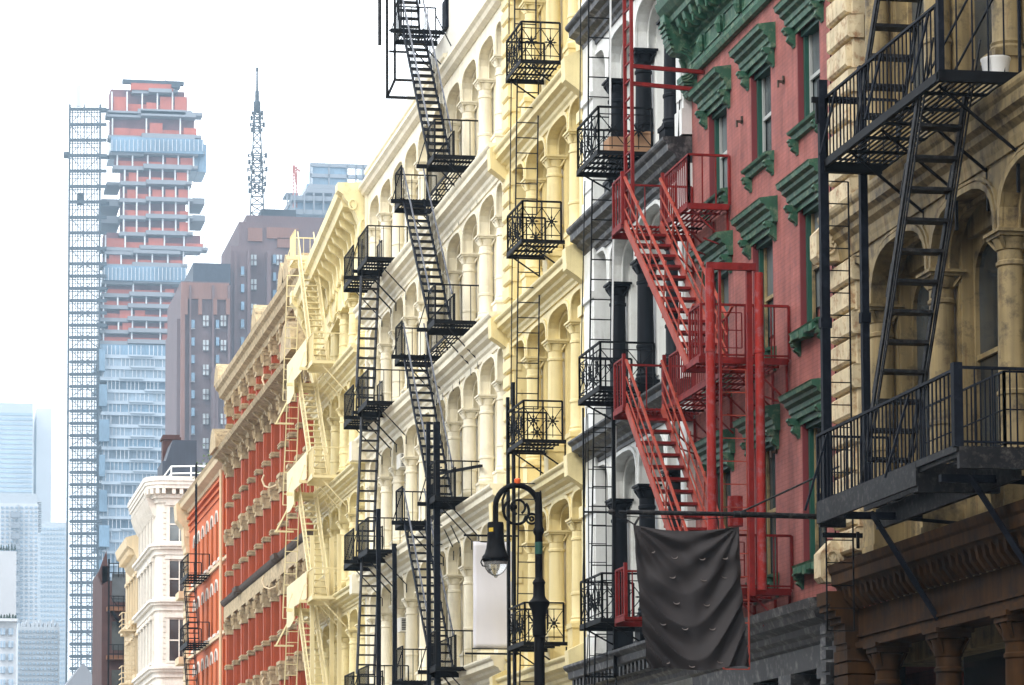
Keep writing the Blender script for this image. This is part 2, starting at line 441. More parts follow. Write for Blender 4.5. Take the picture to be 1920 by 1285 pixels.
def stair_f(mb, yt, zt, yb, zb, d0, d1, pitch=0.26, tread=0.2, sw=0.15, treadh=0.035, rails=(0.85,), bal=None, rw=0.035, mt=None, mr=None):
    """stringers go to mb, treads to mt and handrails to mr (both default to mb)"""
    mt = mt or mb; mr = mr or mb
    for d in (d0, d1):
        mb.fbar((d, yt, zt), (d, yb, zb), 0.03, sw)
    n = max(2, int((zt - zb) / pitch))
    for i in range(1, n):
        t = i / n
        y, z = yt + (yb - yt) * t, zt + (zb - zt) * t
        mt.fb(d0 + 0.014, d1 - 0.014, y - tread / 2, y + tread / 2, z - treadh, z)
    for d in (d0, d1):
        for h in rails:
            mr.fbar((d, yt, zt + h), (d, yb, zb + h), rw, rw)
        if bal:
            m = int(abs(yt - yb) / bal)
            for i in range(1, m + 1):
                t = i / (m + 1)
                y, z = yt + (yb - yt) * t, zt + (zb - zt) * t
                mb.fbar((d, y, z), (d, y, z + max(rails)), 0.016)
def ladder_f(mb, p, q, w, axis='d', rw=0.03, pitch=0.33, rung=0.02):
    """ladder between p and q; the rungs run out from the wall (axis d) or along it (axis y)"""
    o = (w, 0, 0) if axis == 'd' else (0, w, 0)
    P, Q = Vector(p), Vector(q); O = Vector(o)
    mb.fbar(P, Q, rw); mb.fbar(P + O, Q + O, rw)
    n = max(2, int((Q - P).length / pitch))
    for i in range(n + 1):
        c = P.lerp(Q, i / n)
        mb.fbar(c, c + O, rung)
def star_f(mb, c, r, plane='y', w=0.02):
    """spiked rosette in a railing; plane y: lies in the face that looks along the street"""
    for k in range(4):
        a = math.pi * k / 4
        u = Vector((math.cos(a), 0, math.sin(a))) if plane == 'y' else Vector((0, math.cos(a), math.sin(a)))
        L = r * (1.0 if k % 2 == 0 else 0.8)
        C = Vector((FX - c[0], c[1], c[2]))
        mb.bar(C - u * L, C + u * L, w, w)
        for s in (-1, 1):
            mb.bar(C + u * (L * 0.55 * s), C + u * (L * 0.8 * s), w * 2.0, w * 1.6)
    C = Vector((FX - c[0], c[1], c[2]))
    nv = Vector((0, 0.02, 0)) if plane == 'y' else Vector((0.02, 0, 0))
    mb.rod([C - nv, C + nv], r * 0.33, 8)


# ================================================================ ground
g = MB(); g.box(-1400, 1400, -120, 3100, -0.5, 0.0); g.build('ground', 'concrete').__setitem__('kind', 'structure')
g = MB(); g.box(-1.5, 11.6, -40, 150, 0.0, 0.004); tag(g.build('road', 'asphalt'), kind='structure')
g = MB(); g.box(11.6, 15.0, -40, 147, 0.004, 0.15); tag(g.build('pavement', 'concrete'), kind='structure')

# unseen row added across the street, sized to shade lower storeys; shows in glass
for (ya, yb, h, col, lab) in ((-34, 18, 26, (0.16, 0.10, 0.08), 'unseen brown brick loft building added for shade across the street, behind the camera'), (18.2, 58, 19, (0.24, 0.19, 0.13), 'unseen tan loft building added for shade across the street, left of the camera'), (58.2, 120, 11, (0.4, 0.26, 0.18), 'unseen dark red loft building added for shade across the street, farther up')):
    t = thing('added_loft_building', (-5, (ya + yb) / 2, 0), lab, 'building')
    w = MB()
    ops = []
    y = ya + 1.2
    while y < yb - 2: ops.append((y, y + 1.5)); y += 2.6
    z = 0.0
    while z < h - 3.9:
        for a, b in ops: w.box(-4.1, -4.0, a, b, z + 1.1, z + 3.3)
        z += 3.9
    w.build('window', 'glass', t)
    w = MB(); w.box(-16, -4.08, ya, yb, 0, h); w.box(-4.08, -3.7, ya, yb, h - 0.8, h)
    w.build('wall', mat('loft_wall', col, 0.8), t)
# ================================================================ cast iron fronts
def quoins(mb, y0, y1, z0, z1, d=0.1, h=0.42, gap=0.05):
    n = max(1, round((z1 - z0) / h)); hh = (z1 - z0) / n
    for i in range(n):
        a, b = z0 + i * hh + gap / 2, z0 + (i + 1) * hh - gap / 2
        s = 0.0 if i % 2 == 0 else 0.12
        mb.prism([(FX - d - 0.05 + 0.035, y0 + s, a), (FX - d - 0.05, y0 + s + 0.02, a + 0.04), (FX - d - 0.05, y0 + s + 0.02, b - 0.04), (FX - d + 0.0, y0 + s, b), (FX + 0.1, y0 + s, b), (FX + 0.1, y0 + s, a)],
                 (0, y1 - y0 - s, 0))
    mb.fb(d - 0.05, -0.3, y0 + 0.03, y1 - 0.003, z0, z1)

def iron_front(root, m, y0, y1, cols, levels, r=0.2, rise=0.7, dcol=-0.10, framemat='cream', key='k', colmat=None, p=2.5, ped=0.6, frame_d=-0.5, end0=None, end1=None, glassm='glass2'):
    """levels: (z of belt top, z of capital top, z of next belt bottom)"""
    colmat = colmat or m
    for li, (zb, zc, zt) in enumerate(levels):
        me = column_mesh(key + '%.2f' % (zc - zb), zc - zb, r, colmat, ped=ped)
        for c in cols: link('column', me, root, (FX - dcol, c, zb))
        edges = [c for c in cols]
        ops = []
        bays = list(zip(edges, edges[1:]))
        if cols[0] - y0 > 0.9: bays.insert(0, (y0 + 0.15, cols[0]))
        if y1 - cols[-1] > 0.9: bays.append((cols[-1], y1 - 0.15 - (0.35 if end1 else 0)))
        for a, b in bays:
            ops.append((a + r * 0.6, b - r * 0.6, zc, zc, rise))
        a = MB(); arcade(a, y0, y1, zc, zt, ops, 0.06, -0.36, p=p)
        for o in ops: archivolt(a, o[0], o[1], zc, rise, 0.06, r * 0.42, 0.045, p=p)
        if key == 'A':
            for o in ops: archivolt(a, o[0] - 0.11, o[1] + 0.11, zc, rise + 0.11, 0.06, 0.04, 0.03, p=p)
        for o in ops: archivolt(a, o[0] + 0.02, o[1] - 0.02, zc, rise - 0.02, -0.15, -0.07, 0.0, p=p)
        a.build('arcade', m, root)
        b = MB()
        b.fb(-0.33, -0.72, y0, y1, zb, zb + ped)
        for c in cols: b.fb(-0.33, -0.72, c - r * 1.15, c + r * 1.15, zb + ped, zt)
        b.fb(-0.42, -0.72, y0, y1, zc + rise * 0.55, zt)
        for c in cols: b.fb(-0.30, -0.34, c - r * 0.95, c + r * 0.95, zb + ped + 0.1, zc)
        b.fb(0.04, -0.72, y0, y0 + 0.22, zb, zc)
        b.fb(0.04, -0.72, y1 - 0.22, y1, zb, zc)
        b.build('pier_wall', m, root)
        for a_, b_ in bays:
            sash_window(root, a_ + r * 1.17, b_ - r * 1.17, zb + ped, zc - 0.15, frame_d, framemat, glassm, arch=rise * 0.8)

def belt(root, m, y0, y1, zb, zt, dep, ends=None, brackets=0, name='cornice', bm_=None):
    c = MB(); c.sweep(cornice_prof(zb, zt, dep, 0.06), y0, y1)
    if brackets:
        n = int((y1 - y0) / brackets)
        H = zt - zb
        for i in range(n):
            y = y0 + (i + 0.5) * (y1 - y0) / n
            c.fb(0.05, 0.06 + dep * 0.72, y - 0.06, y + 0.06, zb + H * 0.3, zb + H * 0.56)
    if ends:
        for y in ends:
            H = zt - zb
            pts = [(FX - 0.05, y, zb - H * 0.35), (FX - dep * 0.75, y, zb), (FX - dep - 0.12, y, zb + H * 0.25), (FX - dep - 0.14, y, zt + 0.03), (FX - dep * 0.5, y, zt + 0.2), (FX - 0.0, y, zt + 0.06)]
            c.prism(pts, (0, 0.34, 0))
    return c.build(name, m, root)

# ---------------------------------------------------------------- soiled front at the right (A)
A = thing('cast_iron_building', (FX, 38.8, 0), 'soiled tan cast iron building with round arches and dark brown ground floor', 'building')
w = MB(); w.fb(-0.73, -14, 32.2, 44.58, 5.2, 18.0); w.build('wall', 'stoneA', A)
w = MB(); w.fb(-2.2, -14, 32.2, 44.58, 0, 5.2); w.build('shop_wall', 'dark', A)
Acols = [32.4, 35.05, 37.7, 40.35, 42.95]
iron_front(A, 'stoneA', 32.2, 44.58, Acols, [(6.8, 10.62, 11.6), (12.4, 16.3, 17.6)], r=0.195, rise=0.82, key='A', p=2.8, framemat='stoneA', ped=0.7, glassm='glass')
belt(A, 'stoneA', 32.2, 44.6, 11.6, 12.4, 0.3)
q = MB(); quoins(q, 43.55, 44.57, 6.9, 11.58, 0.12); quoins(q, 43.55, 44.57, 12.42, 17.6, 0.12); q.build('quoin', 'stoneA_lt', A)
# ground floor cornice, frieze and columns
c = MB()
c.sweep([(0, 6.06), (0.12, 6.08), (0.15, 6.2), (0.32, 6.34), (0.34, 6.38), (0.40, 6.40), (0.41, 6.56), (0.44, 6.6), (0.47, 6.72), (0.0, 6.86)], 32.2, 44.0)
for i in range(46):
    y = 32.4 + i * 0.255
    c.prism([(FX - 0.1, y, 6.0), (FX - 0.18, y, 6.02), (FX - 0.3, y, 6.18), (FX - 0.33, y, 6.36), (FX - 0.1, y, 6.36)], (0, 0.11, 0))
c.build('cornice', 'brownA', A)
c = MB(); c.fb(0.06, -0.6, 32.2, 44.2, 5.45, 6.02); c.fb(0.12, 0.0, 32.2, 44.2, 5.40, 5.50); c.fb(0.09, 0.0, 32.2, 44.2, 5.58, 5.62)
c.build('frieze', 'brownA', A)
c = MB()
for z0_, dd in ((0.0, 0.3), (1.2, 0.28), (2.4, 0.3)): c.fb(dd, -0.4, 43.65, 44.4, z0_, z0_ + 1.17)
for k in range(9):
    z0_ = 3.62 + k * 0.2; c.fb(0.26, -0.4, 43.7, 44.35, z0_, z0_ + 0.17)
c.fb(0.2, -0.4, 43.72, 44.33, 0, 5.45)
for i in range(10):                              # scroll console at the end
    t = i / 9; c.fb(0.05, 0.55 - 0.4 * t + 0.05 * math.sin(t * 9), 43.75, 44.3, 6.2 - t * 0.9, 6.3 - t * 0.9)
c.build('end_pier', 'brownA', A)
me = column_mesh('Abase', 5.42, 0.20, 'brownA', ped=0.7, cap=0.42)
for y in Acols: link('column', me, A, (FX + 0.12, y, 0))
for y in Acols[1:]:
    w = MB(); w.fb(-1.2, -1.28, y - 2.3, y - 0.35, 0.6, 5.2)
    w.build('shop_window', 'glass', A)
# rosette blocks on the party line
for z in (11.62, 6.5):
    b = MB()
    x0 = FX - (0.10 if z > 8 else 0.12); x1 = FX - 0.42
    y = 44.28; h = 0.62
    b.prism([(x0, y, z), (x1, y, z), (x1 - 0.06, y, z + 0.08), (x1 - 0.06, y, z + h - 0.16), ((x0 + x1) / 2, y, z + h + 0.06), (x0 + 0.03, y, z + h - 0.1)], (0, 0.34, 0))
    if z < 8: b.box(FX, x0, y + 0.02, y + 0.34, z + 0.36, z + 0.62)
    cx = (x0 + x1) / 2 - 0.02
    b.rod([(cx + 0.11 * math.cos(t * math.pi / 8), y - 0.012, z + 0.3 + 0.19 * math.sin(t * math.pi / 8)) for t in range(16)], 0.022, 6, True)
    for t in range(8):
        a = t * math.pi / 4
        b.bar((cx, y - 0.01, z + 0.3), (cx + 0.075 * math.cos(a), y - 0.015, z + 0.3 + 0.13 * math.sin(a)), 0.04, 0.035)
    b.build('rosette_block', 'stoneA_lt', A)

# ---------------------------------------------------------------- red painted brick building (B)
B = thing('brick_building', (FX, 48.9, 0), 'red painted brick building with green window hoods and green roof cornice', 'building')
B0, B1 = 44.6, 53.12
w = MB()
wins = [(45.45, 46.65), (48.12, 49.32), (50.8, 52.0)]
rows = [(14.32, 16.05), (10.92, 13.02), (7.02, 9.42)]
bounds = [5.9, 10.0, 13.7, 17.05]
arcade(w, B0, B1, 13.7, 17.05, [(a, b, 14.32, 16.05, 0) for a, b in wins], 0, -0.26)
arcade(w, B0, B1, 10.0, 13.7, [(a, b, 10.92, 13.02, 0) for a, b in wins], 0, -0.26)
arcade(w, B0, B1, 6.3, 10.0, [(a, b, 7.02, 9.42, 0) for a, b in wins], 0, -0.26)
w.fb(-0.27, -14, B0, B1, 5.2, 17.9); w.fb(-1.6, -14, B0, B1, 0, 5.2)
w.build('wall', 'redwall', B)
hoodprof = [(0, 0), (0.10, 0.0), (0.12, 0.12), (0.16, 0.15), (0.17, 0.26), (0.26, 0.32), (0.27, 0.40), (0.36, 0.44), (0.38, 0.53), (0.40, 0.56), (0.0, 0.63)]
def console(mb, y, z, w_=0.13, h=0.42, d=0.24):
    pts = []
    for i in range(9):
        t = i / 8
        dd = d * (1 - t) ** 0.8 + 0.035 + 0.03 * math.sin(t * 12)
        pts.append((FX - dd, y - w_ / 2, z - h * t))
    pts += [(FX - 0.0, y - w_ / 2, z - h), (FX, y - w_ / 2, z)]
    mb.prism(pts, (0, w_, 0))
    mb.rod([(FX - d * 0.8, y - w_ / 2 - 0.01, z - 0.07), (FX - d * 0.8, y + w_ / 2 + 0.01, z - 0.07)], 0.05, 8)
for ri, (za, zb) in enumerate(rows):
    for a, b in wins:
        j = MB(); j.fb(-0.003, -0.13, b - 0.025, b, za, zb); j.build('window_jamb', 'redjamb', B)
        j = MB(); j.fb(-0.003, -0.13, a, a + 0.02, za, zb); j.build('window_jamb', 'redjamb', B)
        fr = MB()
        fr.fb(-0.10, -0.25, a + 0.02, a + 0.10, za, zb); fr.fb(-0.10, -0.25, b - 0.115, b - 0.03, za, zb)
        fr.fb(-0.06, -0.25, a + 0.02, b - 0.03, zb - 0.12, zb)
        fr.fb(-0.05, -0.25, a, b, za, za + 0.05)
        f = fr.build('window', 'greenf', B)
        s = MB(); zm = (za + zb) / 2
        s.fb(-0.17, -0.21, a + 0.10, a + 0.16, za + 0.05, zb - 0.12); s.fb(-0.17, -0.21, b - 0.175, b - 0.115, za + 0.05, zb - 0.12)
        s.fb(-0.17, -0.21, a + 0.16, b - 0.175, zm - 0.03, zm + 0.035)
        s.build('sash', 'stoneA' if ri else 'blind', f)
        p_ = MB(); p_.fb(-0.215, -0.23, a + 0.1, b - 0.115, zm, zb - 0.12); p_.fb(-0.235, -0.25, a + 0.1, b - 0.115, za + (0.4 if ri == 1 else 0.0), zm)
        p_.build('pane', 'glass2' if ri < 2 else 'glass', f)
        # hood and sill
        zt = zb + 0.05
        h = MB(); h.sweep([(d * 0.82, zt + z * 0.72) for d, z in hoodprof], a - 0.30, b + 0.27)
        h.fb(0.02, 0.0, a - 0.2, b + 0.16, zt - 0.10, zt)
        for y in (a - 0.17, b + 0.13): console(h, y, zt + 0.02, 0.12, 0.33, 0.17)
        h.build('window_hood', 'green', B)
        s = MB(); s.sweep([(0, za - 0.15), (0.07, za - 0.14), (0.09, za - 0.06), (0.15, za - 0.04), (0.17, za + 0.0), (0.0, za + 0.03)], a - 0.14, b + 0.12)
        for y in (a - 0.06, b + 0.03): console(s, y, za - 0.13, 0.11, 0.26, 0.13)
        if ri:
            for k in range(5):
                t = (k + 0.5) / 5; s.fb(0.0, 0.19, a - 0.1 + t * (b - a), a + t * (b - a) + 0.1, za - 0.17 + 0.03 * math.sin(k * 2.2), za - 0.05)
        s.build('window_sill', 'green', B)
# roof cornice
c = MB()
c.sweep([(-0.3, 16.98), (0.10, 16.98), (0.14, 17.06), (0.10, 17.12), (0.10, 17.62), (0.16, 17.66), (0.20, 17.8), (0.28, 17.84), (0.52, 17.95), (0.54, 18.05), (0.60, 18.1), (0.70, 18.22), (0.74, 18.36), (-0.3, 18.6)], B0, 53.0)
for i in range(19):                              # modillions
    y = B0 + 0.2 + i * 0.44
    c.prism([(FX - 0.14, y, 17.84), (FX - 0.2, y, 17.66), (FX - 0.34, y, 17.68), (FX - 0.46, y, 17.8), (FX - 0.5, y, 17.94), (FX - 0.14, y, 17.9)], (0, 0.16, 0))
    c.rod([(FX - 0.42, y + 0.08, 17.76), (FX - 0.42, y + 0.08, 17.64)], [0.035, 0.02], 6)
for i in range(7):                               # frieze panels
    y = B0 + 0.2 + i * 1.2
    for z in (17.2, 17.5): c.fb(0.125, 0.09, y, y + 0.98, z, z + 0.035)
    for yy in (y, y + 0.95): c.fb(0.125, 0.09, yy, yy + 0.035, 17.235, 17.5)
    c.rod([(FX - 0.15, y + 1.09, 17.2), (FX - 0.17, y + 1.09, 17.35), (FX - 0.15, y + 1.09, 17.5)], [0.05, 0.09, 0.04], 8)
c.build('roof_cornice', 'green', B)
c = MB()                                         # big scrolled console closing the cornice
prof = [(0.0, 18.5), (0.7, 18.5), (0.64, 18.2), (0.60, 17.85), (0.55, 17.6), (0.46, 17.42), (0.40, 17.39)]
bite = [(0.355 - 0.24 * math.sin(R(t)), 17.17 + 0.22 * math.cos(R(t))) for t in range(0, 171, 17)]
prof += bite + [(0.31, 16.9), (0.25, 16.76), (0.2, 16.70), (0.17, 16.62), (0.08, 16.56), (0.0, 16.56)]
c.prism([(FX - d, 52.74, z) for d, z in prof], (0, 0.3, 0))
for k, e in ((0, 0.0), (1, 0.05), (2, 0.1)):     # moulded rim round the hollow
    c.rod([(FX - (0.355 - (0.255 + e) * math.sin(R(t))), 52.73 - 0.01 * k, 17.17 + (0.235 + e) * math.cos(R(t))) for t in range(10, 171, 16)], 0.018, 6)
for k in range(6): c.fb(0.60 - 0.03 * k, 0.66 - 0.03 * k, 52.70, 53.06, 17.92 - k * 0.09, 17.97 - k * 0.09)
for k in range(5): c.fb(0.1, 0.30 - 0.035 * k, 52.70, 53.06, 16.84 - k * 0.06, 16.87 - k * 0.06)
c.build('scroll_console', 'green', B)
# shopfront cornice (dark)
c = MB(); c.sweep([(-0.3, 5.25), (0.08, 5.25), (0.1, 5.62), (0.16, 5.66), (0.18, 5.74), (0.26, 5.8), (0.28, 5.9), (0.46, 5.98), (0.5, 6.1), (0.55, 6.14), (0.58, 6.28), (-0.3, 6.4)], B0 + 0.02, B1)
for k in range(5): c.fb(0.3 + 0.0 * k, 0.22 - 0.02 * k, B0 + 0.03, B0 + 0.3, 5.72 - k * 0.2, 5.86 - k * 0.2)
c.build('cornice', 'dkcorn', B)
for y in (44.95, 47.0, 49.1, 51.2, 52.75):
    c = MB(); c.fb(0.14, -0.4, y - 0.22, y + 0.22, 4.7, 5.2); c.fb(0.1, -0.4, y - 0.2, y + 0.2, 0, 4.9); c.fb(0.2, -0.4, y - 0.3, y + 0.3, 4.9, 5.0); c.fb(0.24, -0.4, y - 0.34, y + 0.34, 5.04, 5.22)
    c.fb(0.16, -0.4, y - 0.24, y + 0.24, 4.55, 4.7)
    c.build('shop_pillar', 'dkcorn', B)
w = MB(); w.fb(-0.9, -1.0, B0, B1, 0.3, 5.2); w.build('shop_window', 'glass', B)

# wall anchors on the red brick
for (y, z) in ((47.35, 15.35), (49.8, 15.3), (48.0, 9.1)):
    an = MB(); an.fb(0.0, 0.12, y - 0.02, y + 0.02, z, z + 0.04); an.fb(0.10, 0.13, y - 0.02, y + 0.02, z - 0.08, z + 0.04); an.fb(0.01, 0.04, y - 0.02, y + 0.02, z - 0.02, z + 0.12)
    an.build('wall_hook', 'brownst', B)

# the cable that runs loosely down the party line
m = MB(); m.rod([(FX - 0.05, 44.66, 16.9), (FX - 0.09, 44.72, 13.0), (FX - 0.05, 44.68, 9.2), (FX - 0.1, 44.74, 6.7)], 0.012, 6); m.build('cable', 'dark', B)
m = MB(); m.rod([(FX - 0.02, 53.3, 20.0), (FX - 0.26, 53.32, 15.0), (FX - 0.24, 53.3, 7.0)], 0.012, 6); m.build('cable', 'dark', B)

# ---------------------------------------------------------------- pale grey front with black columns (C0)
C = thing('cast_iron_building', (FX, 57.2, 0), 'pale grey cast iron building with black columns and charcoal belt cornices', 'building')
C0, C1 = 53.12, 61.2
w = MB(); w.fb(-0.73, -14, C0, C1, 0, 26); w.build('wall', 'grey', C)
lv = [(6.55, 9.78, 10.75), (11.3, 14.35, 15.3), (15.95, 18.68, 19.8), (20.4, 23.2, 24.3)]
iron_front(C, 'grey', C0, C1, [54.85, 57.05, 59.3], lv, r=0.175, rise=0.84, key='C', colmat='blackp', p=3.3, framemat='grey', ped=0.6, glassm='shade2')
for zb, zc, zt in lv:
    for y0_, y1_ in ((C0 + 0.01, C0 + 0.5), (60.3, C1 - 0.01)):
        q = MB()
        q.fb(0.16, -0.3, y0_, y1_, zb, zt + 0.1)
        q.fb(0.20, -0.3, y0_ - 0.008, y1_ + 0.004, zb, zb + 0.5); q.fb(0.22, -0.3, y0_ - 0.006, y1_ + 0.005, zc - 0.1, zc + 0.05)
        q.fb(0.19, 0.1, y0_ + 0.08, y1_ - 0.08, zb + 0.7, zc - 0.25)
        q.build('end_pilaster', 'grey', C)
for zb, zt in ((10.72, 11.28), (15.2, 15.92), (19.75, 20.38), (24.3, 25.2)):
    belt(C, 'dkcorn', C0 + 0.02, C1 - 0.05, zb, zt, 0.5)
belt(C, 'dkcorn', C0 + 0.02, C1 - 0.02, 5.7, 6.45, 0.62, brackets=0.3)
# ---------------------------------------------------------------- yellow front (Y)
Yb = thing('cast_iron_building', (FX, 65.4, 0), 'warm yellow cast iron building between the cream and the pale grey one', 'building')
Y0, Y1 = 61.2, 69.6
w = MB(); w.fb(-0.73, -14, Y0, Y1, 0, 30); w.build('wall', 'yellow', Yb)
lv = [(6.75, 9.82, 10.45), (10.98, 14.22, 14.95), (15.5, 18.5, 19.1), (19.7, 22.8, 23.6), (24.2, 27, 28.4)]
iron_front(Yb, 'yellow', Y0, Y1, [62.85, 65.1, 67.35], lv, r=0.185, rise=0.55, key='Y', p=3.5, framemat='yellow', ped=0.75, glassm='shade')
for zb, zt in ((6.15, 6.75), (10.42, 10.98), (14.92, 15.5), (19.07, 19.7), (23.6, 24.2), (28.4, 29.4)):
    belt(Yb, 'yellow', Y0 + 0.04, Y1 - 0.05, zb, zt, 0.42, ends=(Y0 + 0.02, Y1 - 0.42))
for zb, zc, zt in lv:
    q = MB(); quoins(q, 68.75, Y1 - 0.02, zb + 0.05, zt, 0.12, 0.38); q.build('quoin', 'yellow', Yb)
    q = MB()
    q.fb(0.14, -0.3, Y0 + 0.01, Y0 + 0.42, zb, zt)
    q.fb(0.2, -0.3, Y0 + 0.005, Y0 + 0.46, zb, zb + 0.55); q.fb(0.2, -0.3, Y0 + 0.006, Y0 + 0.46, zc - 0.15, zc + 0.1)
    q.fb(0.17, 0.1, Y0 + 0.1, Y0 + 0.34, zb + 0.7, zc - 0.3)
    q.build('end_pilaster', 'yellow', Yb)

# ---------------------------------------------------------------- long cream front (D)
D = thing('cast_iron_building', (FX, 80.2, 0), 'long cream cast iron building with rows of columned arches and bare roof parapet', 'building')
D0, D1 = 69.6, 90.8
w = MB(); w.fb(-0.73, -14, D0, D1, 0, 23.6); w.build('wall', 'cream', D)
Dcols = [70.75, 72.9, 75.1, 77.25, 79.4, 81.55, 83.75, 85.9, 88.05, 90.1]
lv = [(3.3, 5.9, 6.7), (7.35, 10.1, 10.85), (11.55, 14.25, 15.05), (15.8, 18.38, 19.25), (20.0, 22.45, 23.62)]
iron_front(D, 'cream', D0, D1, Dcols, lv, r=0.185, rise=0.74, key='D', p=3.5, framemat='cream', ped=0.45, glassm='shade')
for zb, zt in ((6.7, 7.35), (10.85, 11.55), (15.05, 15.8), (19.25, 20.0)):
    belt(D, 'cream', D0 + 0.03, D1 - 0.03, zb, zt, 0.45)
c = MB(); c.sweep([(-0.3, 23.6), (0.09, 23.6), (0.2, 23.68), (0.24, 23.78), (0.32, 23.86), (0.32, 23.95), (-0.3, 24.0)], D0 + 0.01, D1 - 0.01)
c.sweep([(-0.3, 24.0), (0.05, 24.0), (0.05, 24.3), (0.13, 24.36), (0.14, 24.46), (-0.3, 24.5)], 77.4, D1 - 0.01)
c.build('roof_cornice', 'cream', D)
w = MB(); w.fb(0.03, -0.4, D0 + 0.02, 77.3, 24.0, 28.8); w.fb(-0.4, -6, 76.9, 77.3, 24.0, 27.5)
w.fb(0.12, 0.0, 75.6, 77.3, 26.7, 26.85); w.fb(0.02, -0.4, 77.3, 83.6, 24.5, 25.1)
w.build('parapet', 'cream2', D)
q = MB()
for zb, zc, zt in lv: q.fb(0.12, -0.3, D1 - 0.35, D1 - 0.02, zb, zt)
for k in range(6): q.fb(0.55, -0.1, D1 - 0.42, D1 + 0.1, 10.95 + k * 0.11 + (0), 11.02 + k * 0.11)
for zt in (7.2, 11.4, 15.6): q.fb(0.62, 0.0, D1 - 0.5, D1 - 0.01, zt - 0.5, zt + 0.12)
q.build('end_pilaster', 'cream', D)

# air conditioners standing in two arches of the cream front
for (y, z) in ((84.7, 14.05), (84.7, 9.2)):
    a = MB(); a.fb(-0.25, 0.12, y - 0.3, y + 0.3, z, z + 0.42)
    o = a.build('air_conditioner', 'cream2', D)
    a = MB()
    for k in range(7): a.fb(-0.2, 0.08, y - 0.312, y - 0.30, z + 0.05 + k * 0.05, z + 0.075 + k * 0.05)
    a.build('grille', 'dark', o)

# ================================================================ fire escapes
# ---------------------------------------------------------------- black stair and balconies on the soiled front (A)
FA = thing('fire_escape', (13.8, 39, 6.2), 'heavy black fire escape with steep stair, on the soiled tan front at the right', 'fire escape', 'fire escapes')
m = MB(); grate(m, 36.75, 41.55, 0.06, 1.2, 12.5, 0.085, 0.035, 0.09, 0.8)
m.fb(1.2, 1.25, 36.7, 41.6, 12.42, 12.53)
m.fb(0.0, 1.25, 36.72, 36.8, 12.40, 12.55); m.fb(0.0, 1.25, 41.5, 41.6, 12.34, 12.5)
m.build('platform', 'iron', FA)
m = MB()
rail_run(m, (1.2, 36.8, 12.5), (1.2, 41.55, 12.5), 0.98, 0.155, 0.018, 0.045, mid=0.0)
rail_run(m, (1.2, 36.75, 12.5), (0.1, 36.75, 12.5), 1.6, 0.19, 0.018, 0.04)
rail_run(m, (1.2, 41.55, 12.5), (0.1, 41.55, 12.5), 0.98, 0.2, 0.018, 0.045)
for y in (37.2, 39.1, 41.1): m.fbar((1.2, y, 13.45), (1.5, y - 0.15, 12.45), 0.03)
for y, z in ((36.9, 13.9), (37.9, 14.15)): m.fbar((0.35, y + 2.5, z - 1.4 + 0.2), (0.35, y, z - 0.2), 0.025)
m.fb(1.16, 1.24, 36.72, 36.82, 12.5, 16.0)
m.build('railing', 'iron_blue', FA)
for y in (37.0, 38.1, 39.3, 40.6):
    m = MB(); m.fbar((1.15, y, 12.42), (0.05, y, 11.55), 0.035); m.fbar((0.05, y, 11.0), (0.05, y, 11.6), 0.04); m.build('bracket', 'iron', FA)
m = MB()
m.fb(1.28, 1.33, 37.6, 41.85, 7.10, 7.42); m.fb(1.275, 1.325, 36.1, 37.6, 7.34, 7.425)
m.fb(-0.05, 1.3, 36.05, 36.14, 7.12, 7.4); m.fb(0.1, 1.30, 37.6, 37.72, 7.02, 7.40); m.fb(0.9, 1.30, 41.78, 41.86, 7.05, 7.42)
m.fb(0.42, 0.50, 36.15, 41.6, 7.0, 7.3)
grate(m, 36.1, 37.7, 0.05, 1.25, 7.42, 0.085, 0.035, 0.14, 0.8); grate(m, 37.7, 41.7, 0.05, 0.62, 7.42, 0.085, 0.035, 0.14, 0.8)
m.build('platform', 'iron_worn', FA)
m = MB()
rail_run(m, (1.3, 36.1, 7.42), (1.3, 41.85, 7.42), 1.0, 0.15, 0.02, 0.05, bottom=0.0)
rail_run(m, (1.3, 41.85, 7.42), (0.2, 41.85, 7.42), 1.0, 0.2, 0.018, 0.04)
rail_run(m, (1.3, 36.1, 7.42), (0.1, 36.1, 7.42), 1.02, 0.2, 0.018, 0.045)
rail_run(m, (0.62, 36.2, 7.42), (0.62, 39.2, 7.42), 1.0, 0.16, 0.018, 0.03, mid=0.5)
rail_run(m, (0.62, 36.2, 7.42), (0.1, 36.2, 7.42), 1.0, 0.16, 0.018, 0.03, mid=0.5)
for y in (37.9, 41.4): m.fbar((1.3, y, 8.38), (1.62, y + 0.1, 7.25), 0.03)
m.fb(1.24, 1.36, 36.05, 36.17, 7.4, 8.5)
m.build('railing', 'iron_blue', FA)
for y in (40.8, 36.9):
    m = MB(); m.fbar((0.85, y, 7.15), (0.04, y - 0.5, 5.55), 0.12, 0.07); m.fbar((0.05, y, 7.1), (1.25, y, 7.1), 0.1); m.fbar((0.5, y, 7.08), (0.05, y - 1.6, 6.8), 0.05); m.build('bracket', 'iron_blue', FA)
m = MB(); stair_f(m, 37.7, 12.5, 40.3, 7.45, 0.51, 1.17, pitch=0.365, tread=0.24, sw=0.1, treadh=0.045, rails=())
for d in (0.51, 1.17):
    m.fbar((d, 37.35, 12.9), (d, 39.9, 7.9), 0.022); m.fbar((d, 37.1, 13.1), (d, 39.7, 8.2), 0.022)
for t in (0.25, 0.5, 0.75):
    y, z = 37.85 + 2.5 * t, 12.5 - 5.05 * t
    m.fbar((1.17, y, z), (1.17, y - 0.25, z + 0.42), 0.03); m.fbar((0.51, y, z), (0.51, y - 0.25, z + 0.42), 0.03)
m.build('stair', 'iron_worn', FA)
m = MB(); stair_f(m, 37.85, 17.0, 40.45, 12.5, 0.50, 1.15, pitch=0.365, tread=0.24, sw=0.1, treadh=0.045, rails=())
for d in (0.56, 1.14): m.fbar((d, 37.6, 17.2), (d, 40.2, 12.75), 0.022)
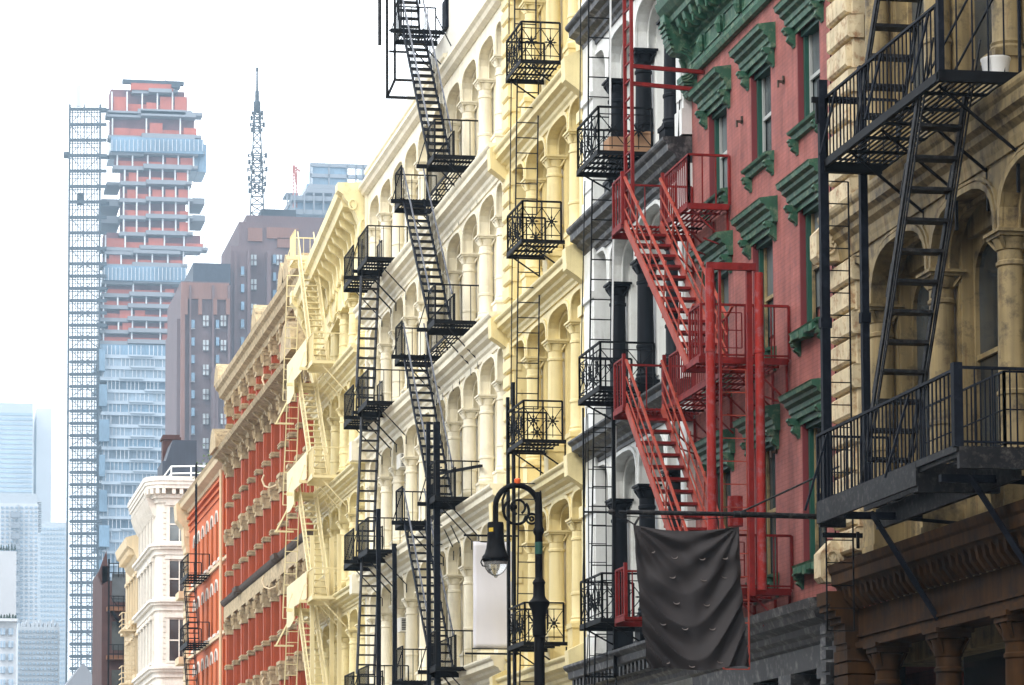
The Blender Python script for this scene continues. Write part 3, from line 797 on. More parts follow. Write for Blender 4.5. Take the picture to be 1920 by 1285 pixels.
m.build('stair', 'iron_worn', FA)
for (d, y, z0_, z1_, w_) in ((1.24, 41.6, 7.4, 13.75, 0.13), (0.62, 41.62, 7.5, 14.0, 0.11)):
    m = MB(); m.fb(d - w_ / 2, d + w_ / 2, y - 0.05, y + 0.05, z0_, z1_); m.fb(d - w_ / 2 - 0.02, d + w_ / 2 + 0.02, y - 0.06, y + 0.06, z0_ + 2.6, z0_ + 2.75)
    m.build('post', 'iron_blue', FA)
m = MB(); m.fb(0.55, 1.4, 41.6, 41.65, 13.42, 13.5); m.fb(1.26, 1.34, 41.6, 41.65, 13.1, 13.42); m.build('top_beam', 'iron', FA)
m = MB(); ladder_f(m, (0.62, 42.3, 5.55), (0.62, 42.3, 12.4), 0.42, 'd', 0.022, 0.33, 0.016)
m.fbar((0.68, 41.9, 7.0), (0.68, 41.9, 6.75), 0.04); m.fb(0.5, 1.12, 42.2, 42.26, 6.95, 7.02); m.build('ladder', 'iron', FA)

# white pot on the upper balcony
m = MB(); m.lathe([(0.16, 0), (0.19, 0.22), (0.2, 0.24), (0.2, 0.26), (0.1, 0.262)], (14.62, 36.9, 12.52), 20)
tag(m.build('plant_pot', 'whitep', None, True, origin=(14.62, 36.9, 12.52)), 'small white round pot standing on the upper black balcony at the right', 'pot')

# ---------------------------------------------------------------- red fire escape
FR = thing('fire_escape', (13.5, 50.2, 6.4), 'red painted fire escape with open stairs between the red brick and pale grey fronts', 'fire escape', 'fire escapes')
for z in (14.0, 10.57, 6.68):
    up = z > 12
    m = MB()
    yn = 50.6 if up else 47.2
    grate(m, yn, 52.4, 0.05, 0.78, z, 0.085, 0.035, 0.07, 0.6)
    grate(m, 52.4, 53.1, 0.05, 1.55, z, 0.085, 0.035, 0.07, 0.35)
    if not up: grate(m, 47.2, 48.1, 0.78, 1.55, z, 0.085, 0.035, 0.07, 0.4)
    m.fb(0.05, 1.58, 53.06, 53.12, z - 0.12, z); m.fb(0.05, 0.8 if up else 1.6, yn - 0.03, yn + 0.03, z - 0.1, z + 0.01)
    if not up: m.fb(0.4, 1.62, 48.06, 48.14, z - 0.1, z)
    m.build('platform', 'redm', FR)
    m = MB()
    rail_run(m, (0.78, yn, z), (0.03, yn, z), 0.9, 0.24, 0.022, 0.05, bottom=None)
    if up:
        rail_run(m, (0.78, yn, z), (0.78, 52.2, z), 0.9, 0.13, 0.022, 0.045)
    else:
        rail_run(m, (1.55, 47.2, z), (1.55, 47.9, z), 0.9, 0.16, 0.022, 0.04); rail_run(m, (1.55, 47.2, z), (0.03, 47.2, z), 0.9, 0.3, 0.02, 0.045)
        rail_run(m, (0.78, 48.3, z), (0.78, 52.0, z), 0.9, 0.13, 0.02, 0.04)
    rail_run(m, (1.55, 52.45, z), (1.55, 53.08, z), 0.92, 0.2, 0.022, 0.045)
    rail_run(m, (1.55, 53.08, z), (0.03, 53.08, z), 0.92, 0.3, 0.02, 0.045)
    for d in (0.78, 1.55): m.fbar((d, 52.4, z), (d, 52.4, z + 1.0), 0.06)
    if not up:
        ladder_f(m, (1.2, 47.35, z + 0.2), (1.2, 47.35, z + 0.8), -0.4, 'd', 0.02, 0.3, 0.016)
    m.build('railing', 'redm', FR)
    for y in ([50.7, 51.6] if up else [47.3, 48.1, 49.3, 50.6, 51.7]) + [53.0]:
        m = MB(); m.fbar((0.7, y, z - 0.08), (0.03, y - 0.1, z - 0.75), 0.03); m.fbar((0.04, y, z - 0.08), (0.04, y, z - 0.85), 0.04)
        m.fbar((0.04, y, z - 0.75), (0.5, y, z - 0.6), 0.025)
        m.build('bracket', 'redm', FR)
for (zt, zb) in ((14.0, 10.57), (10.57, 6.68)):
    m = MB(); mt_ = MB()
    stair_f(m, 52.35, zt, 48.1, zb, 0.84, 1.52, mt=mt_, pitch=0.245, tread=0.24, sw=0.17, treadh=0.05, rails=(0.28, 0.56), rw=0.022)
    for d in (0.84, 1.52):
        m.fbar((d, 52.35, zt + 0.88), (d, 48.1, zb + 0.88), 0.045, 0.04)
        for t in (0.2, 0.42, 0.64, 0.86):
            y, z = 52.35 - 4.25 * t, zt + (zb - zt) * t
            m.fbar((d, y + 0.12, z - 0.08), (d, y - 0.12, z + 0.9), 0.026)
        m.fbar((d, 48.1, zb + 0.88), (d, 47.75, zb + 1.0), 0.04)
    o = m.build('stair', 'redl', FR); mt_.build('treads', 'redm', o)
m = MB(); ladder_f(m, (1.42, 52.15, 14.0), (1.42, 52.15, 22.5), 0.5, 'y', 0.06, 0.33, 0.03)
m.fbar((1.42, 52.2, 16.95), (0.0, 52.25, 16.9), 0.06, 0.07); m.fbar((1.42, 52.2, 16.62), (0.0, 52.25, 16.56), 0.06, 0.07)
m.build('ladder', 'redm', FR)
PP = []
for (d, z1) in ((1.56, 11.95), (0.72, 11.9)):
    m = MB(); m.rod([(FX - d, 46.62, 6.6), (FX - d, 46.62, 10.9), (FX - d, 46.62, z1)], 0.078, 14)
    m.rod([(FX - d, 46.62, 10.55), (FX - d, 46.62, 10.62)], 0.09, 14)
    m.build('post', 'redpipe', FR, True)
m = MB(); m.fb(0.84, 0.93, 46.6, 46.68, 6.5, 11.95); m.fb(1.37, 1.41, 46.6, 46.66, 6.5, 11.95); m.fb(0.78, 1.62, 46.56, 46.64, 11.93, 12.05); m.build('post', 'redm', FR)
m = MB(); ladder_f(m, (0.90, 46.8, 5.3), (0.90, 46.8, 10.3), 0.44, 'd', 0.025, 0.36, 0.018); m.build('drop_ladder', 'redl', FR)
m = MB(); m.fb(0.95, 1.15, 46.9, 47.1, 7.75, 8.15); m.rod([(FX - 1.05, 47.0, 7.7), (FX - 1.05, 47.0, 8.2)], 0.13, 12); m.build('alarm_bell', 'redpipe', FR)

# ---------------------------------------------------------------- ornate balconies
def ornate_balcony(root, y0, y1, z, dd, h=0.88, material='iron', swirl=True):
    m = MB(); grate(m, y0, y1, 0.1, dd, z, 0.085, 0.035, 0.08, 0.5)
    m.fb(0.0, dd + 0.03, y1 - 0.03, y1 + 0.03, z - 0.1, z); m.fb(0.0, dd + 0.03, y0 - 0.03, y0 + 0.03, z - 0.08, z)
    m.build('platform', material, root)
    m = MB()
    def panel(p, q, plane):
        P, Q = Vector(p), Vector(q)
        for t, w_ in ((1.0, 0.045), (0.84, 0.022), (0.12, 0.022)):
            a, b = P.copy(), Q.copy(); a.z += h * t; b.z += h * t; m.fbar(a, b, w_, w_ * 0.8)
        n = max(1, round((Q - P).length / 0.52))
        for i in range(n + 1):
            c = P.lerp(Q, i / n); m.fbar(c, c + Vector((0, 0, h)), 0.04 if i in (0, n) else 0.028)
        for i in range(n):
            a, b = P.lerp(Q, i / n), P.lerp(Q, (i + 1) / n)
            c = (a + b) / 2
            zl, zh = z + h * 0.12, z + h * 0.84
            m.fbar((a.x, a.y, zl), (b.x, b.y, zh), 0.016); m.fbar((a.x, a.y, zh), (b.x, b.y, zl), 0.016)
            m.fbar((c.x, c.y, z + 0.05), (c.x, c.y, zh), 0.014)
            star_f(m, (c.x, c.y, (zl + zh) / 2), 0.14, plane, 0.02)
    panel((dd, y0, z), (0.12, y0, z), 'y'); panel((dd, y1, z), (0.12, y1, z), 'y'); panel((dd, y0, z), (dd, y1, z), 'x')
    m.build('railing', material, root)
    for y in (y0 + 0.05, y1 - 0.05):
        m = MB(); m.fbar((dd - 0.1, y, z - 0.08), (0.05, y, z - 0.65), 0.03); m.fbar((0.05, y, z - 0.1), (0.05, y, z - 0.75), 0.03); m.build('bracket', material, root)

FC = thing('fire_escape', (14.0, 56.5, 6.5), 'black balconies with star railings and a pale ladder on the pale grey front', 'fire escape', 'fire escapes')
for z in (16.22, 11.52, 6.95): ornate_balcony(FC, 55.6, 57.35, z, 1.2)
for (z0_, z1_) in ((17.0, 24.0), (12.4, 16.1), (7.8, 11.4), (4.4, 6.8)):
    m = MB(); ladder_f(m, (0.5, 57.5, z0_), (0.42, 57.5, z1_), 0.45, 'd', 0.028, 0.39, 0.022)
    for dd in (0.98,): m.fbar((dd + 0.12, 57.6, z0_ + 0.1), (dd + 0.02, 57.6, z1_), 0.018)
    m.build('ladder', 'iron', FC)
m = MB()
for (z0_, z1_) in ((17.0, 24.0), (12.4, 16.1), (7.8, 11.4)): m.fbar((0.5, 57.46, z0_), (0.42, 57.46, z1_), 0.03)
m.build('ladder_rail', 'whitep', FC)
m = MB()                                         # hanging counterbalance frame
m.fbar((1.24, 56.9, 5.9), (1.24, 56.9, 11.3), 0.035); m.fbar((0.62, 56.9, 5.9), (0.62, 56.9, 11.3), 0.07); m.fbar((1.24, 56.9, 5.9), (0.6, 56.9, 5.9), 0.045); m.fbar((1.24, 56.9, 9.2), (0.62, 56.9, 9.2), 0.035)
ladder_f(m, (1.12, 57.0, 5.2), (1.12, 57.0, 11.2), -0.36, 'd', 0.018, 0.36, 0.016)
m.build('drop_ladder', 'iron', FC)
pb = MB(); pb.fb(0.5, 0.95, 55.75, 56.2, 16.25, 16.55); pb.fb(0.08, 0.45, 55.7, 56.1, 16.25, 16.62); pb.fb(0.06, 0.47, 55.68, 56.12, 16.62, 16.66)
tag(pb.build('planter', 'clay', None, origin=(14.4, 56, 16.25)), 'terracotta coloured boxes standing on the upper balcony of the pale grey front', 'planter')

FY = thing('fire_escape', (14.2, 64.3, 7.2), 'black balconies with star railings and straight ladders on the warm yellow front', 'fire escape', 'fire escapes')
for z in (20.3, 16.2, 11.68, 7.15): ornate_balcony(FY, 63.5, 65.1, z, 1.0, 0.87)
for (z0_, z1_) in ((21.2, 27.0), (17.1, 20.3), (12.6, 16.1), (8.0, 11.6), (4.5, 7.1)):
    m = MB(); ladder_f(m, (0.36, 64.9, z0_), (0.30, 64.9, z1_), 0.5, 'd', 0.03, 0.33, 0.022)
    m.fbar((0.98, 64.95, z0_ + 0.1), (0.93, 64.95, z1_), 0.022)
    m.build('ladder', 'iron_worn', FY)
for d in (1.0, 0.87):
    m = MB(); m.fb(d - 0.035, d + 0.035, 65.15, 65.25, 3.5, 12.9 + (d < 0.9) * 0.35); m.build('post', 'iron', FY)

# ---------------------------------------------------------------- black switchback stairs on the cream front
def switchback(root, levels, yn, yf, lane, dout, material, stairmat, dirn=1, solid=False, landing=1.0, walk=0.5, bal=0.13, gr='iron', pitch=0.23, top_only_far=None):
    """levels from the top down; the stair lane (d0, d1) runs from the far end of one level to the near end of the level below (dirn 1) or the other way"""
    for li, z in enumerate(levels):
        far_only = top_only_far and li == 0
        m = MB()
        if not far_only:
            grate(m, yn, yn + landing, 0.05, dout, z, 0.08, 0.03, 0.12, 0.45)
            m.fb(0, dout + 0.03, yn + landing - 0.03, yn + landing + 0.03, z - 0.2, z - 0.02); m.fb(dout, dout + (0.3 if dirn > 0 else 0.18), yn + landing - 0.03, yn + landing + 0.03, z - 0.12, z - 0.02)
            m.fb(0, dout + 0.03, yn - 0.03, yn + 0.03, z - 0.1, z)
            grate(m, yn + landing, yf - landing, 0.05, walk, z, 0.09, 0.035, 0.05, 0.7)
        grate(m, yf - landing, yf, 0.05, dout, z, 0.08, 0.03, 0.12, 0.45)
        m.fb(0, dout + 0.03, yf - 0.03, yf + 0.03, z - 0.16, z - 0.02)
        m.fb(0, dout + 0.3, yf - landing - 0.03, yf - landing + 0.03, z - 0.13, z - 0.02)
        m.build('platform', gr, root)
        m = MB()
        if not far_only:
            rail_run(m, (dout, yn, z), (0.05, yn, z), 0.92, 0.2, 0.018, 0.04, bottom=None)
            rail_run(m, (dout, yn, z), (dout, yn + landing, z), 0.92, bal, 0.016, 0.035)
            rail_run(m, (walk, yn + landing, z), (walk, yf - landing, z), 0.9, bal, 0.014, 0.03)
            m.fbar((dout, yn + landing, z + 0.85), (dout + 0.28, yn + landing, z - 0.08), 0.025)
        rail_run(m, (dout, yf - landing, z), (dout, yf, z), 0.92, bal, 0.016, 0.035)
        rail_run(m, (dout, yf, z), (0.05, yf, z), 0.92, 0.2, 0.018, 0.04, bottom=None)
        m.fbar((dout, yf - landing, z + 0.85), (dout + 0.28, yf - landing, z - 0.08), 0.025)
        if solid:
            m.fb(dout + 0.03, dout + 0.045, yn, yf, z + 0.03, z + 0.88)
        m.build('railing', material, root)
        for y in (yn + 0.1, yn + landing, (yn + yf) / 2 - 0.4, (yn + yf) / 2 + 0.5, yf - landing, yf - 0.1):
            if far_only and y < (yn + yf) / 2: continue
            q = dout * 0.8 if (y < yn + landing + 0.1 or y > yf - landing - 0.1) else walk
            m = MB(); m.fbar((q, y, z - 0.06), (0.12, y - 0.12, z - 1.0 + 0.1 * (q < 0.6)), 0.03); m.fbar((0.1, y - 0.12, z - 1.0), (0.1, y - 0.12, z - 1.25), 0.025)
            m.build('bracket', material, root)
    for zt, zb in zip(levels, levels[1:]):
        m = MB(); mr_ = MB()
        a, b = (yf - landing + 0.1, yn + landing - 0.05) if dirn > 0 else (yn + landing - 0.15, yf - landing + 0.2)
        stair_f(m, a, zt, b, zb, lane[0], lane[1], mr=mr_, pitch=pitch, tread=0.19, sw=0.12, treadh=0.04, rails=(0.88,), bal=0.2 if bal < 0.2 else None, rw=0.036)
        o = m.build('stair', stairmat, root); mr_.build('handrail', material if solid or gr != 'iron' else 'rail_lt', o)

F1 = thing('fire_escape', (13.8, 76, 6.8), 'tall black fire escape of zigzag stairs on the cream front, beside the white banner', 'fire escape', 'fire escapes')
switchback(F1, [25.25, 20.5, 16.2, 11.65, 7.3], 73.0, 78.9, (0.58, 1.15), 1.2, 'iron', 'iron_blue', 1, top_only_far=True)
m = MB(); m.fb(0.0, 0.12, 77.1, 77.6, 25.1, 25.9)
stair_f(m, 80.2, 29.0, 78.6, 25.3, 0.55, 1.1, rails=(0.88,), rw=0.04, bal=0.2); m.build('stair', 'iron_blue', F1)
for (d, y, z0_, z1_, w_) in ((1.24, 73.85, 1.0, 13.7, 0.1), (1.02, 73.85, 1.0, 13.7, 0.16)):
    m = MB(); m.fb(d - w_ / 2, d + w_ / 2, y - 0.05, y + 0.05, z0_, z1_)
    for k in range(24): m.fb(d - w_ / 2 - 0.05, d + w_ / 2, y - 0.07, y - 0.05, z0_ + 0.5 + k * 0.5, z0_ + 0.53 + k * 0.5)
    m.build('post', 'iron_blue', F1)
m = MB()                                         # counterbalance loop above the roof line
m.fbar((1.36, 79.3, 23.7), (1.36, 79.3, 29), 0.07); m.fbar((1.14, 79.3, 24.2), (1.14, 79.3, 29), 0.06); m.fbar((1.4, 79.3, 23.7), (0.4, 79.3, 23.7), 0.07); m.fbar((1.14, 79.3, 24.2), (0.6, 79.3, 24.2), 0.06); m.fbar((1.36, 79.3, 23.7), (1.14, 79.3, 24.2), 0.07)
for z in (25.4, 26.0): m.fbar((1.3, 79.3, z - 0.4), (0.8, 79.3, z - 0.4), 0.05)
m.build('counterbalance_frame', 'iron_worn', F1)
m = MB(); m.fbar((0.9, 76.0, 12.6), (0.1, 72.6, 12.4), 0.07); m.build('brace', 'iron', F1)
m = MB(); m.rod([(13.45, 79.4, 25.2), (13.45, 79.4, 29)], 0.05, 8); m.build('pipe', 'iron_worn', F1)

F2 = thing('fire_escape', (13.8, 85, 6.8), 'black fire escape with ladder-like stairs at the far end of the cream front', 'fire escape', 'fire escapes')
switchback(F2, [20.1, 15.85, 11.5, 7.2], 83.5, 87.9, (0.6, 1.12), 1.22, 'iron', 'iron_worn', -1, pitch=0.28, landing=1.75)
for (d, y, z1_) in ((1.02, 82.9, 12.6), (0.55, 82.9, 11.6)):
    m = MB(); m.fb(d - 0.06, d + 0.06, y - 0.05, y + 0.05, 1.0, z1_); m.build('post', 'iron_blue', F2)

# ================================================================ street furniture and cloth
L = thing('street_lamp', (11.73, 52.0, 0.15), 'black crook-necked street lamp with teardrop glass globe in front of the yellow building', 'street lamp')
lx, ly = 11.73, 52.0
m = MB()
m.lathe([(0.26, 0.15), (0.28, 0.3), (0.2, 0.9), (0.13, 1.2), (0.115, 1.3), (0.1, 5.0), (0.095, 6.25), (0.12, 6.28), (0.125, 6.35), (0.12, 6.6), (0.145, 6.74), (0.19, 6.84), (0.2, 6.88), (0.17, 6.91), (0.13, 6.95), (0.11, 7.0), (0.105, 7.2), (0.12, 7.24), (0.1, 7.28), (0.07, 7.32), (0.07, 8.1), (0.1, 8.16), (0.1, 8.22), (0.075, 8.26), (0.07, 8.6), (0.055, 8.9)], (lx, ly, 0), 18)
m.build('pole', 'iron', L, True)
m = MB(); m.lathe([(0.072, 7.98), (0.073, 8.0), (0.073, 8.18), (0.072, 8.2)], (lx, ly, -0.22), 16); m.build('green_band', 'greenf', L, True)
m = MB()
R_ = 0.40; cz = 8.62; cx = lx - R_
pts = [(lx, ly, 8.3)] + [(cx + R_ * math.cos(a), ly, cz + R_ * math.sin(a)) for a in [i * math.pi / 16 for i in range(17)]] + [(cx - R_, ly, 8.42), (cx - R_, ly, 8.30)]
m.rod(pts, 0.052, 10)
def ring(mb, x, z, r, w_, a0=0, a1=360, n=20):
    mb.rod([(x + r * math.cos(R(a0 + (a1 - a0) * i / n)), ly, z + r * math.sin(R(a0 + (a1 - a0) * i / n))) for i in range(n + 1)], w_, 8)
ring(m, cx - 0.015, cz - 0.08, 0.235, 0.026, 120, 400); ring(m, cx + 0.02, cz - 0.0, 0.13, 0.022, -60, 260)
m.rod([(cx - 0.2, ly, cz + 0.3), (cx - 0.27, ly, cz + 0.12), (cx - 0.26, ly, cz - 0.1)], 0.024, 8)
ring(m, lx - 0.13, cz - 0.21, 0.095, 0.02, 0, 360); ring(m, lx - 0.13, cz - 0.21, 0.035, 0.02, 0, 360)
m.rod([(lx - 0.24, ly, cz - 0.16), (lx - 0.28, ly, cz - 0.26)], 0.02, 6)
m.lathe([(0.0, 0.06), (0.05, 0.03), (0.055, 0), (0.05, -0.03), (0, -0.06)], (cx - 0.05, ly, cz + 0.0), 10, cap=False)
m.build('crook', 'iron', L, True)
m = MB(); m.lathe([(0.05, 0), (0.06, 0.02), (0.06, 0.08), (0.03, 0.1)], (cx + 0.01, ly, cz + R_ + 0.03), 12)
mo = mat('orange_plastic', (0.9, 0.16, 0.04), 0.4, 0.05, 0.02); m.build('photocell', mo, L, True)
hx = cx - R_
m = MB(); m.lathe([(0.06, 8.34), (0.14, 8.33), (0.15, 8.28), (0.148, 8.14), (0.155, 8.12), (0.15, 8.10), (0.155, 8.0), (0.175, 7.86), (0.205, 7.76), (0.25, 7.70), (0.255, 7.66), (0.24, 7.64), (0.23, 7.61), (0.2, 7.6)], (hx, ly, 0), 22)
m.rod([(hx - 0.25, ly - 0.02, 7.66), (hx - 0.28, ly - 0.02, 7.6), (hx - 0.25, ly - 0.02, 7.53), (hx - 0.18, ly - 0.02, 7.52)], 0.014, 6)
hd = m.build('lamp_head', 'iron', L, True)
m = MB(); m.lathe([(0.1515, 8.16), (0.1515, 8.24)], (hx, ly, 0), 22, cap=False)
my = mat('yellow_sticker', (0.75, 0.5, 0.05), 0.5, 0.1, 0.1)
m2 = MB(); 
for k in range(3):
    a0, a1 = R(205 + k * 12), R(217 + k * 12)
    m2.add([(hx + 0.153 * math.cos(a0), ly + 0.153 * math.sin(a0), 8.15), (hx + 0.153 * math.cos(a1), ly + 0.153 * math.sin(a1), 8.15), (hx + 0.153 * math.cos(a1), ly + 0.153 * math.sin(a1), 8.22), (hx + 0.153 * math.cos(a0), ly + 0.153 * math.sin(a0), 8.22)], [(0, 1, 2, 3)])
m2.build('sticker', my, hd)
gm = bpy.data.materials.new('lamp_glass'); gm.use_nodes = True
gb = gm.node_tree.nodes['Principled BSDF']; gb.inputs['Base Color'].default_value = (0.75, 0.74, 0.72, 1); gb.inputs['Roughness'].default_value = 0.15
gb.inputs['Transmission Weight'].default_value = 0.75; gb.inputs['IOR'].default_value = 1.25
m = MB(); m.lathe([(0.22, 7.62), (0.215, 7.56), (0.19, 7.48), (0.14, 7.41), (0.07, 7.365), (0.03, 7.35), (0.035, 7.33), (0.01, 7.32)], (hx, ly, 0), 22)
m.build('globe', gm, L, True)

BN = thing('banner', (14.4, 68.8, 7.4), 'blank white vertical banner hung from black rods beside the yellow building', 'banner')
m = MB(); nx, nz = 10, 22
for i in range(nx + 1):
    for j in range(nz + 1):
        x = 13.905 + 1.01 * i / nx; z = 7.44 + 2.56 * j / nz
        m.v.append((x, 68.8 + 0.012 * math.sin(i * 0.7 + j * 0.25) + 0.02 * math.sin(j * 0.5), z))
for i in range(nx):
    for j in range(nz):
        a = i * (nz + 1) + j; m.f.append((a, a + 1, a + nz + 2, a + nz + 1))
mw = mat('banner_cloth', (0.74, 0.73, 0.78), 0.8, 0.02, 0.02)
o = m.build('cloth', mw, BN, True); mod = o.modifiers.new('thick', 'SOLIDIFY'); mod.thickness = 0.006
m = MB(); m.bar((13.68, 68.8, 10.15), (15.0, 68.8, 10.15), 0.045); m.bar((13.9, 68.8, 10.0), (14.93, 68.8, 10.0), 0.03)
m.build('rod', 'iron', BN)
m = MB(); m.bar((13.7, 68.8, 7.30), (15.0, 68.8, 7.30), 0.045); m.bar((13.88, 68.8, 7.42), (14.95, 68.8, 7.42), 0.03)
m.build('rod', 'iron', BN)

FP = thing('flagpole', (14.9, 44.4, 7.5), 'dark horizontal flagpole sticking out from the party wall of the red brick building', 'flagpole')
m = MB(); m.rod([(15.0, 44.4, 7.54), (13.2, 44.4, 7.56)], 0.045, 12); m.rod([(13.3, 44.4, 7.56), (11.42, 44.4, 7.56)], 0.036, 12)
m.rod([(13.15, 44.4, 7.56), (13.35, 44.4, 7.56)], 0.055, 12)
m.rod([(11.42, 44.4, 7.56), (11.36, 44.4, 7.56), (11.30, 44.4, 7.56)], [0.02, 0.03, 0.02], 10)
m.lathe([(0.0, -0.05), (0.045, -0.03), (0.06, 0), (0.045, 0.03), (0.0, 0.05)], (11.18, 44.4, 7.56), 12, cap=False)
m.build('pole', 'iron_worn', FP, True)
m = MB(); m.rod([(13.28, 44.4, 7.6), (14.72, 43.9, 8.28)], 0.016, 8); m.build('brace', 'iron_worn', FP)
m = MB(); m.rod([(11.35, 44.4, 7.5), (12.4, 44.38, 7.45), (13.3, 44.4, 7.52)], 0.007, 6)
m.rod([(11.2, 44.4, 7.53), (11.45, 44.38, 7.42), (11.55, 44.38, 7.36)], 0.012, 6); m.rod([(11.55, 44.4, 7.36), (11.62, 44.4, 7.48)], 0.02, 6)
m.build('halyard', 'iron_worn', FP)
mf = mat('dark_flag_cloth', (0.030, 0.0245, 0.025), 0.75, 0.12, 0.05, bump=0.1, scale=6)
FL = MB(); nx, nz = 72, 90
def flag_xy(u, v):
    """u 0..1 left to right, v 0 (top) .. 1 (bottom)"""
    xl = 11.52 + 0.10 * v + 0.12 * v * v; xr = 13.23 + 0.05 * v + 0.13 * v ** 3
    x = xl + (xr - xl) * u
    ztop = 7.36 - 0.09 * math.sin(math.pi * u) * (1 - 0.2 * u); zbot = 5.09 + 0.05 * u + 0.03 * math.sin(u * 9)
    z = ztop + (zbot - ztop) * v
    c = (u - 0.52) * 2
    # swags: arcs hanging between the two top corners
    s = v * 1.0 + (c * c) * 0.42 * (0.5 + 0.6 * v)
    f = 0.0
    w1 = math.sin(s * 13.0 + 1.0 * math.sin(c * 2.0) + 0.6)
    f += 0.05 * (1 - 2 * abs(w1) ** 0.75) * min(1, max(0, v * 1.5 - 0.15)) * (0.3 + 0.7 * min(1, abs(c + 0.1)))
    f += 0.035 * math.sin(s * 27 + c * 4.0 + 2.0) * (0.1 + v) * (0.2 + abs(c))
    # diagonal pulls from the corners
    for cxx, sg in ((0.0, 1), (1.0, -1)):
        du = abs(u - cxx); ang = math.atan2(du * 1.7, v * 2.3 + 0.02)
        rr = math.hypot(du * 1.7, v * 2.3)
        f += 0.045 * math.sin(ang * 15 + sg) * math.exp(-rr * 0.8) * min(1, rr * 2)
    f += 0.05 * math.sin(u * 8 + v * 2.5) * v * v
    return (x, 44.36 - f * 1.25 - 0.1 * v * (1 - abs(c)), z)
for i in range(nx + 1):
    for j in range(nz + 1): FL.v.append(flag_xy(i / nx, j / nz))
for i in range(nx):
    for j in range(nz):
        a = i * (nz + 1) + j; FL.f.append((a, a + 1, a + nz + 2, a + nz + 1))
fl = FL.build('flag', mf, None, True, origin=(12.4, 44.4, 7.4))
fl.data.polygons.foreach_set('use_smooth', [True] * len(fl.data.polygons))
tag(fl, 'large plain dark cloth flag with small wind flaps hanging from the horizontal pole', 'flag')
mfl = mat('flap_edge_cloth', (0.15, 0.125, 0.115), 0.8, 0.1, 0.05)
for px, py in ((1222, 1033), (1264, 1040), (1317, 1042), (1262, 1078), (1320, 1083), (1364, 1081), (1270, 1128), (1329, 1131), (1245, 1171), (1284, 1177), (1339, 1178), (1250, 1245), (1295, 1248), (1349, 1243), (1360, 1045)):
    u = (px - 1185 - (py - 985) * 0.1) / 200.0; v = (py - 988) / 268.0
    u = min(0.97, max(0.03, u)); v = min(0.985, max(0.02, v))
    c = Vector(flag_xy(u, v)); m = MB()
    n = 8; base = []
    for k in range(n + 1):
        a = math.pi * k / n
        base.append((c.x - 0.05 * math.cos(a), c.y - 0.012 - 0.025 * math.sin(a), c.z - 0.035 * math.sin(a)))
    top = [(p[0], c.y - 0.005, p[2] + 0.018) for p in base]
    m.add(base + top, [(k, k + 1, n + 2 + k, n + 1 + k) for k in range(n)])
    m.build('wind_flap', mfl, fl, True)

M['t_conc'] = mat('tower_concrete', (0.22, 0.24, 0.27), 0.8, 0.1, 0.05, scale=0.05)
M['t_red'] = mat('orange_safety_net', (0.42, 0.11, 0.07), 0.8, 0.25, 0.1, scale=0.12)
M['t_in'] = mat('tower_interior', (0.20, 0.095, 0.10), 0.9, 0.5, 0.1, scale=0.15)
M['t_glass'] = mat('tower_blue_glass', (0.16, 0.27, 0.38), 0.25, 0.35, 0.3, scale=0.09, spec=0.6)
M['t_glass2'] = mat('tower_pale_glass', (0.28, 0.38, 0.48), 0.25, 0.35, 0.3, scale=0.06, spec=0.6)
M['t_slabl'] = mat('tower_slab_edge', (0.36, 0.43, 0.5), 0.6, 0.1, 0.05, scale=0.1)
M['t_mull'] = mat('tower_mullion', (0.62, 0.65, 0.68), 0.5, 0.05, 0.05)
M['t_steel'] = mat('hoist_steel', (0.035, 0.05, 0.065), 0.6, 0.1, 0.05, scale=0.1)
M['t_brick'] = mat('brown_tower_brick', (0.14, 0.095, 0.098), 0.85, 0.15, 0.15, scale=0.08)
M['t_brick2'] = mat('orange_brown_brick', (0.22, 0.115, 0.09), 0.85, 0.15, 0.15, scale=0.1)
M['t_win'] = mat('far_window', (0.45, 0.5, 0.52), 0.3, 0.4, 0.1, scale=0.3)
M['t_slab'] = mat('haze_paled_facade', (0.40, 0.43, 0.46), 0.4, 0.06, 0.05, scale=0.02)  # paled base colour stands in for part of the distance haze
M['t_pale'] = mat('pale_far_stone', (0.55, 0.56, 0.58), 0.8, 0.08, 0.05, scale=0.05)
M['t_tree'] = mat('far_tree', (0.03, 0.06, 0.03), 0.8, 0.3, 0.1, scale=0.4)


# ================================================================ the farther row
def at(px, py, Y):
    """the world point seen at a photograph pixel on the plane y = Y (used to lay out the far city at its true distance)"""
    f = 5500.0
    rt = Vector((math.cos(YAW), -math.sin(YAW), 0)); up = rt.cross(fwv)
    ox = 960 - 0.198596 * 1920; oy = 642.5 + 0.322190 * 1920
    r = fwv + rt * ((px - ox) / f) + up * (-(py - oy) / f)
    t = Y / r.y
    return (t * r.x, Y, t * r.z + 1.7)

# ---------------------------------------------------------------- honey coloured front with raking cornice (E)
E_ = thing('cast_iron_building', (FX, 96.6, 0), 'honey coloured iron building with raking scrolled cornice and fire escape in its own colour', 'building')
E0, E1 = 90.8, 102.4
w = MB(); w.fb(-0.73, -14, E0, E1, 0, 22.5); w.build('wall', 'honey', E_)
iron_front(E_, 'honey', E0, E1, [92.2, 94.2, 96.2, 98.2, 100.2], [(3.7, 6.3, 7.0), (7.5, 10.1, 10.8), (11.3, 13.9, 14.6), (15.1, 17.7, 18.3), (18.9, 21.0, 21.7)], r=0.2, rise=0.56, key='E', p=3.3, framemat='honey', ped=0.5, glassm='shade')
for zb, zt in ((7.0, 7.5), (10.8, 11.3), (14.6, 15.1), (18.3, 18.9)): belt(E_, 'honey', E0 + 0.03, E1 - 0.03, zb, zt, 0.5)
c = MB(); dz = -1.35; L_ = E1 - E0 - 0.5
